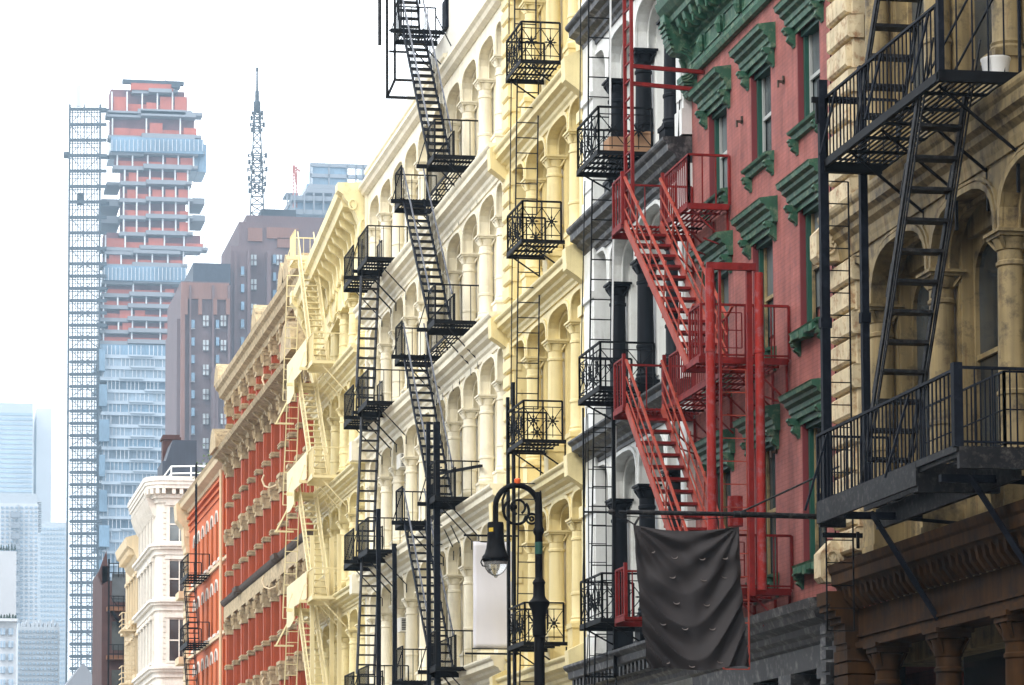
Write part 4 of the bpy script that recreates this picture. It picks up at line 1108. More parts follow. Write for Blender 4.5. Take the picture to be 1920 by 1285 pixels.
pr = [(-0.4, 21.5), (0.1, 21.5), (0.1, 23.1), (0.2, 23.14), (0.24, 23.3), (0.75, 23.4), (0.8, 23.62), (0.92, 23.7), (0.95, 23.95), (-0.4, 24.1)]
c.prism([(FX - d, E0 + 0.4, z) for d, z in pr], (0, L_, dz))
for i in range(14):
    t = (i + 0.5) / 14; y = E0 + 0.4 + t * L_; z = 23.3 + dz * t
    c.prism([(FX - 0.1, y, z), (FX - 0.7, y, z + 0.1), (FX - 0.62, y, z - 0.12), (FX - 0.3, y, z - 0.35), (FX - 0.22, y, z - 0.9), (FX - 0.1, y, z - 1.0)], (0, 0.16, 0))
    c.rod([(FX - 0.16, y + 0.45 + 0.17 * math.cos(a), z - 0.75 + 0.22 * math.sin(a)) for a in [k * math.pi / 5 for k in range(10)]], 0.06, 6, True)
    c.rod([(FX - 0.16, y + 0.45 + 0.05 * math.cos(a), z - 0.3 + 0.1 * math.sin(a)) for a in [k * math.pi / 3 for k in range(6)]], 0.05, 6, True)
for y, z in ((E0 + 0.02, 22.1), (E1 - 0.9, 19.4)):
    hh = 24.15 - z if y < 95 else 22.9 - z
    pts = [(FX + 0.3, y, z), (FX - 0.15, y, z), (FX - 0.3, y, z + 0.15 * hh), (FX - 0.28, y, z + 0.35 * hh), (FX - 0.45, y, z + 0.55 * hh), (FX - 0.75, y, z + 0.72 * hh), (FX - 0.8, y, z + 0.78 * hh), (FX - 0.98, y, z + 0.84 * hh), (FX - 0.98, y, z + 0.96 * hh), (FX + 0.3, y, z + hh)]
    c.prism(pts, (0, 0.5, 0))
    c.rod([(FX - 0.5 + 0.12 * math.cos(a), y - 0.01, z + 0.62 * hh + 0.16 * math.sin(a)) for a in [k * math.pi / 6 for k in range(12)]], 0.035, 6, True)
    c.rod([(FX - 0.16 + 0.1 * math.cos(a), y - 0.01, z + 0.3 * hh + 0.2 * math.sin(a)) for a in [k * math.pi / 6 for k in range(12)]], 0.03, 6, True)
c.build('raking_cornice', 'honey', E_)
for y in (94.6, 97.3):
    c = MB()
    pts = [(FX - 0.12, y + 0.75 * math.cos(a), 21.6 + 0.75 * math.sin(a)) for a in [k * math.pi / 12 for k in range(24)]]
    c.rod(pts, 0.05, 6, True)
    c.build('round_window', 'honey', E_)
FE_ = thing('fire_escape', (13.8, 97.3, 7), 'honey coloured fire escape with solid panel railings on the honey coloured building', 'fire escape', 'fire escapes')
switchback(FE_, [23.45, 19.05, 15.25, 11.25, 7.4], 94.7, 100.2, (0.55, 1.1), 1.2, 'honey_metal', 'honey_metal', 1, gr='honey_metal', top_only_far=True, landing=1.2)
m = MB()
for z in (19.05, 15.25, 11.25, 7.4):
    q = [(FX - 1.28, 95.6, z), (FX - 1.28, 98.6, z), (FX - 1.28, 98.6, z - 0.45), (FX - 1.28, 99.6, z - 0.6), (FX - 1.28, 100.4, z - 0.55), (FX - 1.28, 100.4, z + 0.85), (FX - 1.28, 95.6, z + 0.9)]
    m.prism(q, (-0.02, 0, 0))
    m.fbar((1.25, 100.6, z - 0.4), (1.62, 100.8, z - 1.15), 0.05); m.fbar((1.0, 100.8, z - 1.15), (1.68, 100.8, z - 1.15), 0.06)
m.build('side_panel', 'honey_metal', FE_)
for (d, y) in ((1.02, 96.2), (0.2, 95.6), (0.3, 96.6)):
    m = MB(); m.fb(d - 0.07, d + 0.07, y - 0.05, y + 0.05, 1, 13.4); m.build('post', 'honey_metal', FE_)
m = MB()
for (a, b) in ((18.9, 15.5), (15.0, 11.5), (11.0, 7.6), (23.2, 19.2)):
    ladder_f(m, (0.78, 101.0, a), (0.9, 101.3, b - 0.4), 0.42, 'd', 0.035, 0.36, 0.03)
m.build('ladder', 'honey_metal', FE_)

# ---------------------------------------------------------------- deep red front with tan capitals (F)
F_ = thing('brick_building', (FX, 115.6, 0), 'deep red brick building with tan carved capitals and heavy bracketed cornice', 'building')
G0, G1 = 102.4, 128.9
w = MB(); w.fb(-0.73, -14, G0, G1, 0, 23.4); w.build('wall', 'fred', F_)
piers = [(103.4, 0), (105.6, 0), (107.9, 0), (110.4, 1), (113.0, 0), (115.4, 0), (117.8, 0), (120.2, 0), (122.8, 1), (125.4, 0), (128.2, 0)]
stor = [(3.4, 6.7), (6.9, 10.3), (10.3, 13.55), (14.45, 17.5), (17.5, 20.55), (21.0, 23.25)]
red, tan_, gl = MB(), MB(), None
pm = MB(); 
for y, wide in piers:
    hw = 0.42 if wide else 0.24
    p_ = MB()
    for za, zb in stor:
        p_.fb(0.12, -0.7, y - hw, y + hw, za, zb)
        p_.fb(0.19, 0.1, y - hw * 0.5, y + hw * 0.5, za, zb)
    o = p_.build('pier', 'fred', F_)
    for za, zb in stor:
        t_ = MB()
        for (a, b, e) in ((zb - 0.72, zb - 0.62, 0.03), (zb - 0.62, zb - 0.3, 0.01), (zb - 0.3, zb - 0.14, 0.04), (zb - 0.14, zb - 0.004, 0.075)): t_.fb(0.2 + e, -0.5, y - hw - e, y + hw + e, a, b)
        for sx in (-1, 1): t_.fbar((0.24, y + sx * hw * 0.9, zb - 0.55), (0.27, y + sx * (hw + 0.02), zb - 0.2), 0.08, 0.08)
        t_.build('capital', 'tan', o)
        t_ = MB()
        for (a, b, e) in ((za + 0.98, za + 1.2, 0.02), (za + 1.02, za + 1.07, 0.05), (za + 1.12, za + 1.16, 0.05)): t_.fb(0.2 + e, -0.5, y - hw - e, y + hw + e, a, b)
        t_.build('band', 'tan', o)
for (ya, _), (yb, _) in zip(piers, piers[1:]):
    for za, zb in stor:
        f = MB(); f.fb(-0.3, -0.5, ya + 0.3, yb - 0.3, zb - 0.35, zb - 0.01); f.fb(-0.2, -0.5, ya + 0.3, yb - 0.3, za, za + 0.6)
        f.fb(-0.42, -0.5, ya + 0.42, ya + 0.52, za + 0.6, zb - 0.35); f.fb(-0.42, -0.5, yb - 0.52, yb - 0.42, za + 0.6, zb - 0.35); f.fb(-0.43, -0.5, ya + 0.5, yb - 0.5, (za + zb) / 2, (za + zb) / 2 + 0.08)
        o = f.build('window', 'fred', F_)
        g_ = MB(); g_.fb(-0.5, -0.55, ya + 0.3, yb - 0.3, za + 0.6, zb - 0.35); g_.build('pane', 'glass', o)
c = MB(); c.sweep([(-0.3, 14.12), (0.2, 14.12), (0.3, 14.16), (0.36, 14.24), (0.40, 14.36), (-0.3, 14.45)], G0, G1)
for y, wide in piers:
    if wide: c.sweep([(-0.3, 14.1), (0.4, 14.12), (0.5, 14.2), (0.52, 14.38), (-0.3, 14.47)], y - 0.6, y + 0.6)
c.build('cornice', 'brownst', F_)
c = MB(); c.fb(0.24, -0.3, G0, G1, 13.56, 14.11); c.sweep([(-0.3, 20.56), (0.2, 20.56), (0.25, 20.62), (0.7, 20.78), (0.78, 20.95), (-0.3, 21.05)], G0, G1)
n = 15
for i in range(n):
    y = G0 + 0.5 + i * (G1 - G0 - 0.9) / (n - 1)
    c.prism([(FX - 0.1, y, 20.75), (FX - 0.6, y, 20.78), (FX - 0.55, y, 20.66), (FX - 0.33, y, 20.5), (FX - 0.28, y, 20.3), (FX - 0.1, y, 20.25)], (0, 0.18, 0))
c.sweep([(-0.4, 23.2), (0.2, 23.2), (0.25, 23.4), (0.45, 23.5), (0.5, 23.75), (0.62, 23.85), (0.65, 24.05), (-0.4, 24.2)], G0, G1)
for y in (105.6, 107.0, 115, 128.4):             # little pediments and roof blocks
    c.prism([(FX - 0.66, y - 0.9, 24.05), (FX - 0.66, y - 0.55, 24.6), (FX - 0.66, y, 24.95), (FX - 0.66, y + 0.55, 24.6), (FX - 0.66, y + 0.9, 24.05)], (0.9, 0, 0))
c.prism([(FX - 0.95, 103.4 + 1.5 * math.cos(a), 20.75 + 1.25 * math.sin(a)) for a in [k * math.pi / 10 for k in range(11)]], (1.0, 0, 0))
c.prism([(FX - 0.9, 127.6 + 1.2 * math.cos(a), 20.9 + 1.0 * math.sin(a)) for a in [k * math.pi / 10 for k in range(11)]], (1.0, 0, 0))
c.build('bracketed_cornice', 'tan', F_)
ch = MB(); ch.fb(-0.4, -1.3, 108.6, 110.4, 24.0, 25.7); ch.build('chimney', 'tan', F_)
for z in (20.9, 17.0, 13.1, 9.2):
    hook = MB(); hook.rod([(FX - 0.3, 110.6, z + 0.1), (FX - 0.55, 110.8, z), (FX - 0.72, 111.0, z + 0.1), (FX - 0.8, 111.1, z + 0.35), (FX - 0.72, 111.1, z + 0.55)], 0.038, 8)
    hook.build('pipe_hook', 'beige', F_)

# ---------------------------------------------------------------- orange red front (G)
G_ = thing('brick_building', (FX, 138.2, 0), 'bright orange red brick building with small arched windows and a stone corner', 'building')
H0, H1 = 128.9, 147.4
w = MB(); wy = [131.4 + 1.95 * i for i in range(7)]
fl3 = [(3.6, 6.0), (6.9, 9.2), (10.1, 12.2), (13.35, 15.4), (16.7, 18.6)]
zz = [0, 6.6, 9.9, 13.1, 16.4, 21.0]; zz = [3.3, 6.7, 9.9, 13.15, 16.45, 20.6]
for (za, zb), z0_, z1_ in zip(fl3, zz, zz[1:]):
    arcade(w, H0, H1, z0_, z1_, [(y, y + 0.85, za, zb, 0.38) for y in wy], 0, -0.3, p=2)
w.fb(-0.31, -14, H0, H1, 0, 20.9); w.fb(0.02, -0.3, H0, H1, 0, 3.3)
w.build('wall', 'orange', G_)
for za, zb in fl3:
    for y in wy:
        h = MB(); archivolt(h, y, y + 0.85, zb, 0.38, 0, 0.11, 0.05, legs=0.1, p=2)
        o = h.build('window', 'white', G_)
        h = MB(); h.fb(0.14, 0.0, y - 0.08, y + 0.93, za - 0.14, za); h.build('sill', 'white', o)
        g_ = MB(); g_.fb(-0.07, -0.12, y + 0.003, y + 0.847, za + 0.003, zb + 0.33); g_.build('pane', 'glass', o)
c = MB(); c.sweep([(-0.3, 20.5), (0.08, 20.5), (0.15, 20.62), (0.45, 20.75), (0.5, 20.95), (0.6, 21.05), (-0.3, 21.15)], H0, H1 + 0.3)
for z in (16.35, 13.05): c.fb(0.12, -0.1, H0, H1, z, z + 0.15)
q = c
quoins(q, H1 - 1.3, H1 - 0.02, 0, 20.5, 0.14, 0.4)
for z in (9.6, 12.9, 16.2): q.fb(0.55, -0.2, H1 - 1.5, H1 + 0.3, z, z + 0.35)
q.prism([(FX - 0.1, H1 - 1.2, 18.6), (FX - 0.25, H1 - 1.2, 18.9), (FX - 0.3, H1 - 1.2, 19.8), (FX - 0.62, H1 - 1.2, 20.2), (FX - 0.68, H1 - 1.2, 21.0), (FX - 0.1, H1 - 1.2, 21.3)], (0, 1.3, 0))
c.build('stone_trim', 'beige', G_)
c = MB()
for z0_, z1_ in ((10.1, 12.8), (13.3, 16.1), (16.6, 20.3)):
    c.fb(0.1, 0, H0 + 0.05, H0 + 0.5, z0_, z1_); c.fb(0.16, 0, H0 + 0.9, H0 + 1.3, z0_, z1_); c.fb(0.1, 0, H0 + 1.7, H0 + 2.0, z0_, z1_)
for k in range(3): c.fb(0.06 + 0.05 * k, 0, H0 + 2.1, H1 - 1.5, 19.5 + 0.32 * k, 19.6 + 0.32 * k)
c.build('brick_band', 'orange', G_)
m = MB(); m.rod([(FX - 0.28, 129.7, 0.2), (FX - 0.28, 129.7, 20.4)], 0.07, 8); m.build('downpipe', 'beige', G_)
FG = thing('fire_escape', (14.2, 143.8, 9), 'small dark fire escape at the stone corner of the orange red building', 'fire escape', 'fire escapes')
for z in (16.35, 13.15, 9.9):
    m = MB(); grate(m, 136.0, 139.6, 0.1, 1.1, z, 0.12, 0.05, 0.16, 1.2); m.build('platform', 'iron', FG)
    m = MB(); rail_run(m, (1.1, 136.0, z), (1.1, 139.6, z), 0.95, 0.35, 0.02, 0.05, mid=0.5); rail_run(m, (1.1, 136.0, z), (0.1, 136.0, z), 0.95, 0.3, 0.025, 0.05); rail_run(m, (1.1, 139.6, z), (0.1, 139.6, z), 0.95, 0.3, 0.025, 0.05); m.build('railing', 'iron', FG)
for zt, zb in ((16.35, 13.15), (13.15, 9.9)):
    m = MB(); stair_f(m, 139.2, zt, 136.6, zb, 0.5, 1.0, bal=0.5); m.build('stair', 'iron', FG)
m = MB(); ladder_f(m, (0.5, 138.0, 16.4), (0.5, 138.0, 21.9), 0.5, 'y', 0.05, 0.4, 0.03); m.build('ladder', 'iron', FG)
# potted shrub on the roof
SH = thing('shrub', (FX + 0.8, 139.0, 21.1), 'small green shrub growing on the roof edge of the orange red building', 'shrub')
lf = mat('shrub_leaf', (0.07, 0.13, 0.035), 0.7, 0.4, 0.1)
m = MB()
for k in range(5): m.rod([(15.8, 139.0, 21.0), (15.8 + random.uniform(-.3, .3), 139 + random.uniform(-1, 1), 22.1)], 0.025, 5)
m.build('stem', 'brownst', SH)
m = MB()
for k in range(700):
    y = random.gauss(139.0, 1.3); x = random.gauss(15.6, 0.35); z = 21.4 + abs(random.gauss(0, 0.55)) * (1.1 - min(0.8, abs(y - 139) / 3))
    s = random.uniform(0.04, 0.11); u = Vector((random.uniform(-1, 1), random.uniform(-1, 1), random.uniform(-1, 1))).normalized(); v = u.orthogonal().normalized()
    c_ = Vector((x, y, z)); m.add([c_ - u * s, c_ + v * s * 0.5, c_ + u * s, c_ - v * s * 0.5], [(0, 1, 2, 3)])
m.build('leaves', lf, SH)

# ---------------------------------------------------------------- white round cornered building (H)
Hb = thing('stone_building', (16, 167, 0), 'white stone corner building with rounded corner and modillion cornice', 'building')
wx = 14.7; sy = 161.0; rc = 0.5
def outline(off):
    pts = [(wx + 12, sy - off)]
    for i in range(9):
        a = math.pi / 2 * i / 8
        pts.append((wx + rc - (rc + off) * math.sin(a), sy + rc - (rc + off) * math.cos(a)))
    pts.append((wx - off, 172.4)); pts.append((wx + 12, 172.4))
    return pts
w = MB(); w.prism([(x, y, 0) for x, y in outline(0)], (0, 0, 24.3)); w.build('wall', 'white', Hb)
def band(mb, off, z0_, z1_): mb.prism([(x, y, z0_) for x, y in outline(off)], (0, 0, z1_ - z0_))
c = MB()
for z in (20.1, 17.0, 13.3, 9.6):
    band(c, 0.12, z, z + 0.3); band(c, 0.3, z + 0.3, z + 0.45); band(c, 0.42, z + 0.45, z + 0.6); band(c, 0.15, z + 0.6, z + 0.75)
c.build('belt_course', 'white', Hb)
c = MB(); band(c, 0.1, 23.0, 23.25); band(c, 0.25, 23.25, 23.45); band(c, 0.58, 23.75, 23.95); band(c, 0.64, 23.95, 24.15); band(c, 0.7, 24.15, 24.4)
op = outline(0.3); 
for (x, y) in [(wx + rc + 0.3 + 0.42 * i, None) for i in range(8)]: c.box(x, x + 0.2, sy - 0.52, sy, 23.45, 23.748)
for i in range(24):
    y = sy + rc + 0.1 + 0.44 * i; c.box(wx - 0.52, wx, y, y + 0.2, 23.45, 23.748)
for i in range(22):
    y = sy + rc + 0.1 + 0.48 * i
    c.prism([(wx, y, 23.3), (wx - 0.55, y, 23.35), (wx - 0.4, y, 22.9), (wx - 0.15, y, 22.4), (wx, y, 22.3)], (0, 0.2, 0))
for i in range(5):
    a = math.pi / 2 * (i + 0.5) / 5; dx, dy = -math.sin(a), -math.cos(a)
    c.bar((wx + rc + dx * rc, sy + rc + dy * rc, 23.58), (wx + rc + dx * (rc + 0.66), sy + rc + dy * (rc + 0.66), 23.58), 0.2, 0.27)
c.build('cornice', 'white', Hb)
for za, zb in ((20.85, 22.75), (17.75, 19.75), (14.2, 16.5), (10.5, 12.7)):
    f = MB(); x0, x1 = 15.42, 16.5
    f.box(x0 - 0.2, x0, sy - 0.1, sy + 0.02, za, zb + 0.1); f.box(x1, x1 + 0.2, sy - 0.1, sy + 0.02, za, zb + 0.1); f.box(x0 - 0.25, x1 + 0.25, sy - 0.16, sy + 0.02, zb + 0.1, zb + 0.3); f.box(x0 - 0.2, x1 + 0.2, sy - 0.14, sy + 0.02, za - 0.12, za)
    f.box((x0 + x1) / 2 - 0.03, (x0 + x1) / 2 + 0.03, sy - 0.05, sy - 0.01, za - 0.01, zb + 0.11); f.box(x0, x1, sy - 0.06, sy - 0.01, (za + zb) / 2 - 0.04, (za + zb) / 2 + 0.04)
    o = f.build('window', 'white', Hb)
    g_ = MB(); g_.box(x0, x1, sy - 0.02, sy - 0.005, za, zb); g_.build('pane', 'glass2' if za > 20 else 'glass', o)
    q = MB()
    for k in range(int((zb - za + 0.4) / 0.3)): q.box(wx + rc - 0.15, wx + rc + 0.2, sy - 0.05, sy + 0.02, za - 0.2 + k * 0.3, za + 0.04 + k * 0.3)
    q.build('quoin', 'white', Hb)
    for i in range(5):
        y = sy + 1.5 + 1.95 * i
        f = MB(); f.box(wx - 0.12, wx, y - 0.16, y, za, zb + 0.1); f.box(wx - 0.12, wx, y + 0.95, y + 1.11, za, zb + 0.1); f.box(wx - 0.22, wx, y - 0.2, y + 1.15, zb + 0.1, zb + 0.3); f.box(wx - 0.2, wx, y - 0.16, y + 1.11, za - 0.12, za)
        o = f.build('window', 'white', Hb); g_ = MB(); g_.box(wx - 0.02, wx - 0.005, y, y + 0.95, za, zb); g_.build('pane', 'glass', o)
rr = MB()
for z in (24.95, 25.35): rr.rod([(wx + 0.6 + 0.75 * 0, sy + 3.2, z - 0.55), (wx + 1.0, sy + 2.2, z), (wx + 3.2, sy + 1.6, z), (wx + 6, sy + 1.5, z)], 0.045, 6)
for i in range(5): rr.rod([(wx + 1.0 + i * 1.1, sy + 2.1 - i * 0.2, 24.3), (wx + 1.0 + i * 1.1, sy + 2.1 - i * 0.2, 25.35)], 0.04, 6)
rr.build('roof_railing', 'whitep', Hb)
mdk = mat('slate_blue_metal', (0.035, 0.045, 0.065), 0.6, 0.15, 0.15)
BK = thing('roof_bulkhead', (16.8, 171, 24.3), 'dark slate coloured roof housing standing on the white corner building', 'roof housing')
m = MB(); m.box(15.75, 17.75, 169, 172.2, 24.3, 26.5); m.prism([(15.95, 169.0, 26.5), (16.35, 169.0, 27.75), (17.75, 169.0, 27.75), (17.75, 169.0, 26.5)], (0, 3.2, 0)); m.box(16.0, 17.5, 168.96, 169, 24.5, 26.3); m.build('housing', mdk, BK)
m = MB(); m.box(16.1, 17.1, 172.5, 173.5, 24.3, 28.6); m.box(16.02, 17.18, 172.42, 173.58, 28.3, 28.45)
tag(m.build('chimney', 'rust', None, origin=(16.6, 173, 24.3)), 'rust brown chimney behind the dark roof housing', 'chimney')

# ---------------------------------------------------------------- beige building and rusty building
I_ = thing('stone_building', (16, 178, 0), 'narrow beige stone building with jutting cornice left of the white corner building', 'building')
w = MB(); w.box(15.6, 27, 172.45, 184, 0, 21.8); w.build('wall', 'beige', I_)
c = MB()
c.prism([(15.6, 172.46, 20.9), (15.3, 172.46, 21.2), (15.1, 172.46, 21.7), (14.75, 172.46, 21.9), (14.65, 172.46, 22.4), (15.7, 172.46, 22.7)], (0, 8, 0))
for i in range(12): c.box(14.85, 15.6, 172.7 + i * 0.62, 172.95 + i * 0.62, 21.4, 21.75)
for z in (17.4, 13.9): c.box(15.2, 15.6, 172.5, 183, z, z + 0.4); 
c.build('cornice', 'beige', I_)
for z in (19, 15.3, 12):
    for i in range(5):
        f = MB(); f.box(15.5, 15.6, 173.4 + 1.9 * i, 173.6 + 1.9 * i, z - 0.9, z + 1.4); f.box(15.5, 15.6, 174.5 + 1.9 * i, 174.7 + 1.9 * i, z - 0.9, z + 1.4); f.box(15.4, 15.6, 173.3 + 1.9 * i, 174.8 + 1.9 * i, z + 1.4, z + 1.6)
        o = f.build('window', 'beige', I_); g_ = MB(); g_.box(15.57, 15.59, 173.6 + 1.9 * i, 174.5 + 1.9 * i, z - 0.9, z + 1.4); g_.build('pane', 'glass', o)
FI = thing('fire_escape', (15, 175, 12), 'little pale beige balconies and ladder on the narrow beige building', 'fire escape', 'fire escapes')
for z in (17.1, 13.9):
    m = MB(); m.box(14.55, 15.6, 174.3, 176.2, z - 0.1, z); m.build('platform', 'beige', FI)
    m = MB()
    for zz_ in (0.3, 0.6, 1.0): m.bar((14.6, 174.3, z + zz_), (15.5, 174.3, z + zz_), 0.05); m.bar((14.6, 174.3, z + zz_), (14.6, 176.2, z + zz_), 0.05)
    for k in range(6): m.bar((14.6 + k * 0.18, 174.3, z), (14.6 + k * 0.18, 174.3, z + 1), 0.04)
    m.build('railing', 'beige', FI)
m = MB()
for k in range(24): m.bar((14.8, 174.6, 10.5 + 0.28 * k), (15.4, 174.6, 10.5 + 0.28 * k), 0.06)
for x in (14.8, 15.4): m.bar((x, 174.6, 9), (x, 174.6, 17.2), 0.06)
m.build('ladder', 'beige', FI)

J_ = thing('brick_building', (17, 209, 0), 'rust brown building under repair with dark fire stairs on its side', 'building')
w = MB(); w.box(15.6, 27, 204.6, 214, 0, 23.2); w.box(15.6, 16.0, 204.6, 214, 23.2, 24.2); w.prism([(15.55, 204.6, 22.9), (15.3, 204.6, 23.6), (15.9, 204.6, 25.3), (16.1, 204.6, 23.2)], (0, 0.6, 0)); w.build('wall', 'rust', J_)
w = MB(); w.box(18.4, 22, 206, 210, 23.2, 25.6); w.build('roof_room', mdk, J_)
for z in (4, 7.4, 10.8, 14.2, 17.6, 21.0):
    s_ = MB(); s_.box(15.9, 19.5, 203.7, 204.6, z, z + 0.28); s_.build('floor_edge', 'rustlt', J_)
    for x in (16.3, 17.9):
        g_ = MB(); g_.box(x, x + 1.1, 204.55, 204.62, z + 0.7, z + 2.7); g_.build('window', 'glass', J_)
FJ = thing('fire_escape', (17.5, 204, 4), 'dark fire escape with cluttered landings on the rust brown building', 'fire escape', 'fire escapes')
m = MB()
for z in (4, 7.4, 10.8, 14.2, 17.6, 21.0, 23.3):
    m.bar((16.0, 203.6, z + 1.0), (19.5, 203.6, z + 1.0), 0.06); m.bar((16.0, 203.6, z + 0.35), (19.5, 203.6, z + 0.35), 0.06)
    for k in range(11): m.bar((16.0 + k * 0.34, 203.6, z), (16.0 + k * 0.34, 203.6, z + 1.0), 0.05)
m.build('railing', 'iron', FJ)
m = MB()
for x in (16.0, 17.6, 18.6): m.bar((x, 203.6, 0), (x, 203.6, 24.6), 0.12)
m.build('post', 'iron', FJ)
m = MB()
for i, z in enumerate((4, 7.4, 10.8, 14.2, 17.6)):
    a, b = (16.2, 18.6) if i % 2 else (18.6, 16.2)
    m.bar((a, 203.8, z), (b, 203.8, z + 3.4), 0.1, 0.2); m.bar((a, 203.8, z + 0.9), (b, 203.8, z + 4.3), 0.05)
    for k in range(12): t = k / 12; m.box(a + (b - a) * t - 0.15, a + (b - a) * t + 0.15, 203.7, 204.4, z + 3.4 * t, z + 3.4 * t + 0.05)
m.build('stair', 'iron', FJ)
m = MB()
for k in range(14):
    x = 16.1 + random.random() * 2.6; z = random.choice((4, 7.4, 10.8, 14.2, 17.6)) + 0.3
    m.box(x, x + random.uniform(0.15, 0.5), 203.9, 204.3, z, z + random.uniform(0.2, 0.9))
m.build('clutter', 'rustlt', FJ)

for t_ in (I_, FI, J_, FJ):
    t_.location.x -= 0.75
W_ = thing('stone_building', (18, 262, 0), 'small white gabled building low behind the rust brown building', 'building')
a0 = at(126, 1262, 262); a1 = at(176, 1240, 262)
w = MB(); w.box(a0[0], a1[0] + 6, 262, 280, 0, a0[2] - 1.5)
w.prism([(a0[0] - 0.4, 261.5, a0[2] - 1.5), (a0[0] + 1.4, 261.5, a0[2] + 0.9), (a0[0] + 3.2, 261.5, a0[2] - 1.5)], (0, 18, 0))
for k in range(4): w.box(a0[0] - 0.1 + k * 0.1, a1[0] + 6, 261.6 + k * 0.1, 262, a0[2] - 1.9 - k * 0.5, a0[2] - 1.6 - k * 0.5)
w.build('wall', 't_conc', W_)
for k in range(3):
    g_ = MB(); g_.box(a0[0] + 0.5 + k * 0.8, a0[0] + 0.9 + k * 0.8, 261.9, 262.02, a0[2] - 6, a0[2] - 4.4); g_.build('window', 'glass', W_)

# ================================================================ far city (built at true distance and size)
def pbox(mb, x0, y0, x1, y1, Y, depth, grow=0.0):
    """box whose face toward the camera stands at distance Y between two photograph pixels"""
    a, b = at(x0, y1, Y), at(x1, y0, Y)
    mb.box(a[0] - grow, b[0] + grow, Y, Y + depth, a[2] - grow, b[2] + grow)

# stacked tower under construction
T = thing('skyscraper', (80, 905, 0), 'tall stacked blue glass skyscraper under construction with orange netted floors', 'skyscraper')
YT = 900
core = MB(); pbox(core, 228, 175, 345, 1600, YT + 4, 20); core.build('core', 't_in', T)
FL_ = [  # slab y, x0, x1, left balcony x, right balcony x, kind above the slab ('r' open floor with netting, 'g' glass)
    (170, 248, 334, 0, 0, 'r', 158), (210, 202, 360, 0, 0, 'r', 172), (214, 199, 380, 0, 0, 'n', 0), (256, 203, 378, 0, 0, 'o', 222),
    (286, 206, 384, 0, 0, 'g', 262), (313, 212, 371, 0, 0, 'r', 291), (342, 226, 360, 200, 352, 'r', 318), (374, 224, 362, 190, 384, 'r', 350),
    (406, 224, 362, 190, 385, 'r', 378), (437, 224, 362, 203, 0, 'r', 410), (466, 190, 390, 0, 0, 'r', 441), (472, 194, 350, 0, 0, 'n', 0),
    (497, 190, 352, 0, 0, 'r', 472), (528, 192, 352, 0, 0, 'g', 502), (552, 190, 336, 0, 0, 'r', 532), (574, 186, 336, 0, 0, 'r', 555),
    (598, 186, 335, 0, 0, 'r', 577), (620, 188, 335, 0, 0, 'r', 601), (641, 186, 335, 0, 0, 'r', 623)]
random.seed(3)
for (y, x0, x1, lb, rb, kind, yt) in FL_:
    s_ = MB(); h = 2.2
    pbox(s_, x0, y - 1, x0 + (x1 - x0) * 0.36, y + h + 2, YT - 0.6, 5); pbox(s_, x0 + (x1 - x0) * 0.36, y - 3, x1 - 12, y + h, YT - 1.4, 6); pbox(s_, x1 - 12.2, y - 2, x1, y + h + 1, YT - 0.2, 5)
    if lb: pbox(s_, lb, y, x0 + 1, y + h + (10 if y < 420 and y > 360 else 2), YT + 4, 14)
    if rb: pbox(s_, x1 - 1, y - 2, rb, y + h + 6, YT + 4, 14)
    s_.build('floor_slab', 't_conc', T)
    if kind in 'ro':
        xs = [x0 + 8 + k * (x1 - x0 - 16) / 5 for k in range(6)]
        if kind == 'r' and y < 530 or y in (574, 620):
            for x in xs: c = MB(); pbox(c, x - 1.3, yt, x + 1.3, y - 1, YT - 0.4, 1); c.build('pillar', 't_mull', T)
        else:
            for x in xs[::2]: c = MB(); pbox(c, x - 1.3, yt, x + 1.3, y - 1, YT - 0.4, 1); c.build('pillar', 't_mull', T)
        c = MB(); pbox(c, x0 + 5, yt + 1, x1 - 14, y - 2, YT + 2.4, 8); c.build('inner_wall', 't_in', T)
        c = MB()
        pbox(c, xs[0] + 1.6, y - 1 - (y - yt) * 0.26, xs[5] - 1.6, y - 1, YT + 0.9, 0.5)
        for k in range(5):
            hh = random.choice((0.3, 0.42, 0.3, 0.7)) 
            if k % 2 == 0 or hh > 0.5: pbox(c, xs[k] + 1.6 + random.random() * 6, y - 1 - (y - yt) * hh, xs[k + 1] - 1.6, y - 1.2, YT + 0.4 - 0.1 * k, 0.4)
        c.build('safety_net', 't_red', T)
    if kind == 'g':
        c = MB(); pbox(c, x0 + 2, yt, x1 - 2, y - 3, YT - 2, 20); o = c.build('glass_floor', 't_glass', T)
        c = MB()
        for k in range(22): x = x0 + 4 + k * (x1 - x0 - 8) / 21; pbox(c, x - 0.4, yt, x + 0.4, y - 3, YT - 2.6, 0.5)
        c.build('mullion', 't_mull', o)
c = MB(); pbox(c, 371, 271, 387, 322, YT + 2, 14); pbox(c, 345, 292, 372, 320, YT + 2, 14); c.build('glass_box', 't_glass', T)
c = MB(); pbox(c, 246, 158, 325, 168, YT - 1, 3); c.build('safety_net', 't_red', T)
c = MB(); pbox(c, 230, 153, 345, 155, YT - 1, 2); pbox(c, 322, 158, 338, 164, YT - 2, 3); pbox(c, 248, 155, 252, 160, YT, 2); pbox(c, 310, 150, 312, 156, YT, 1); c.build('formwork', 't_steel', T)
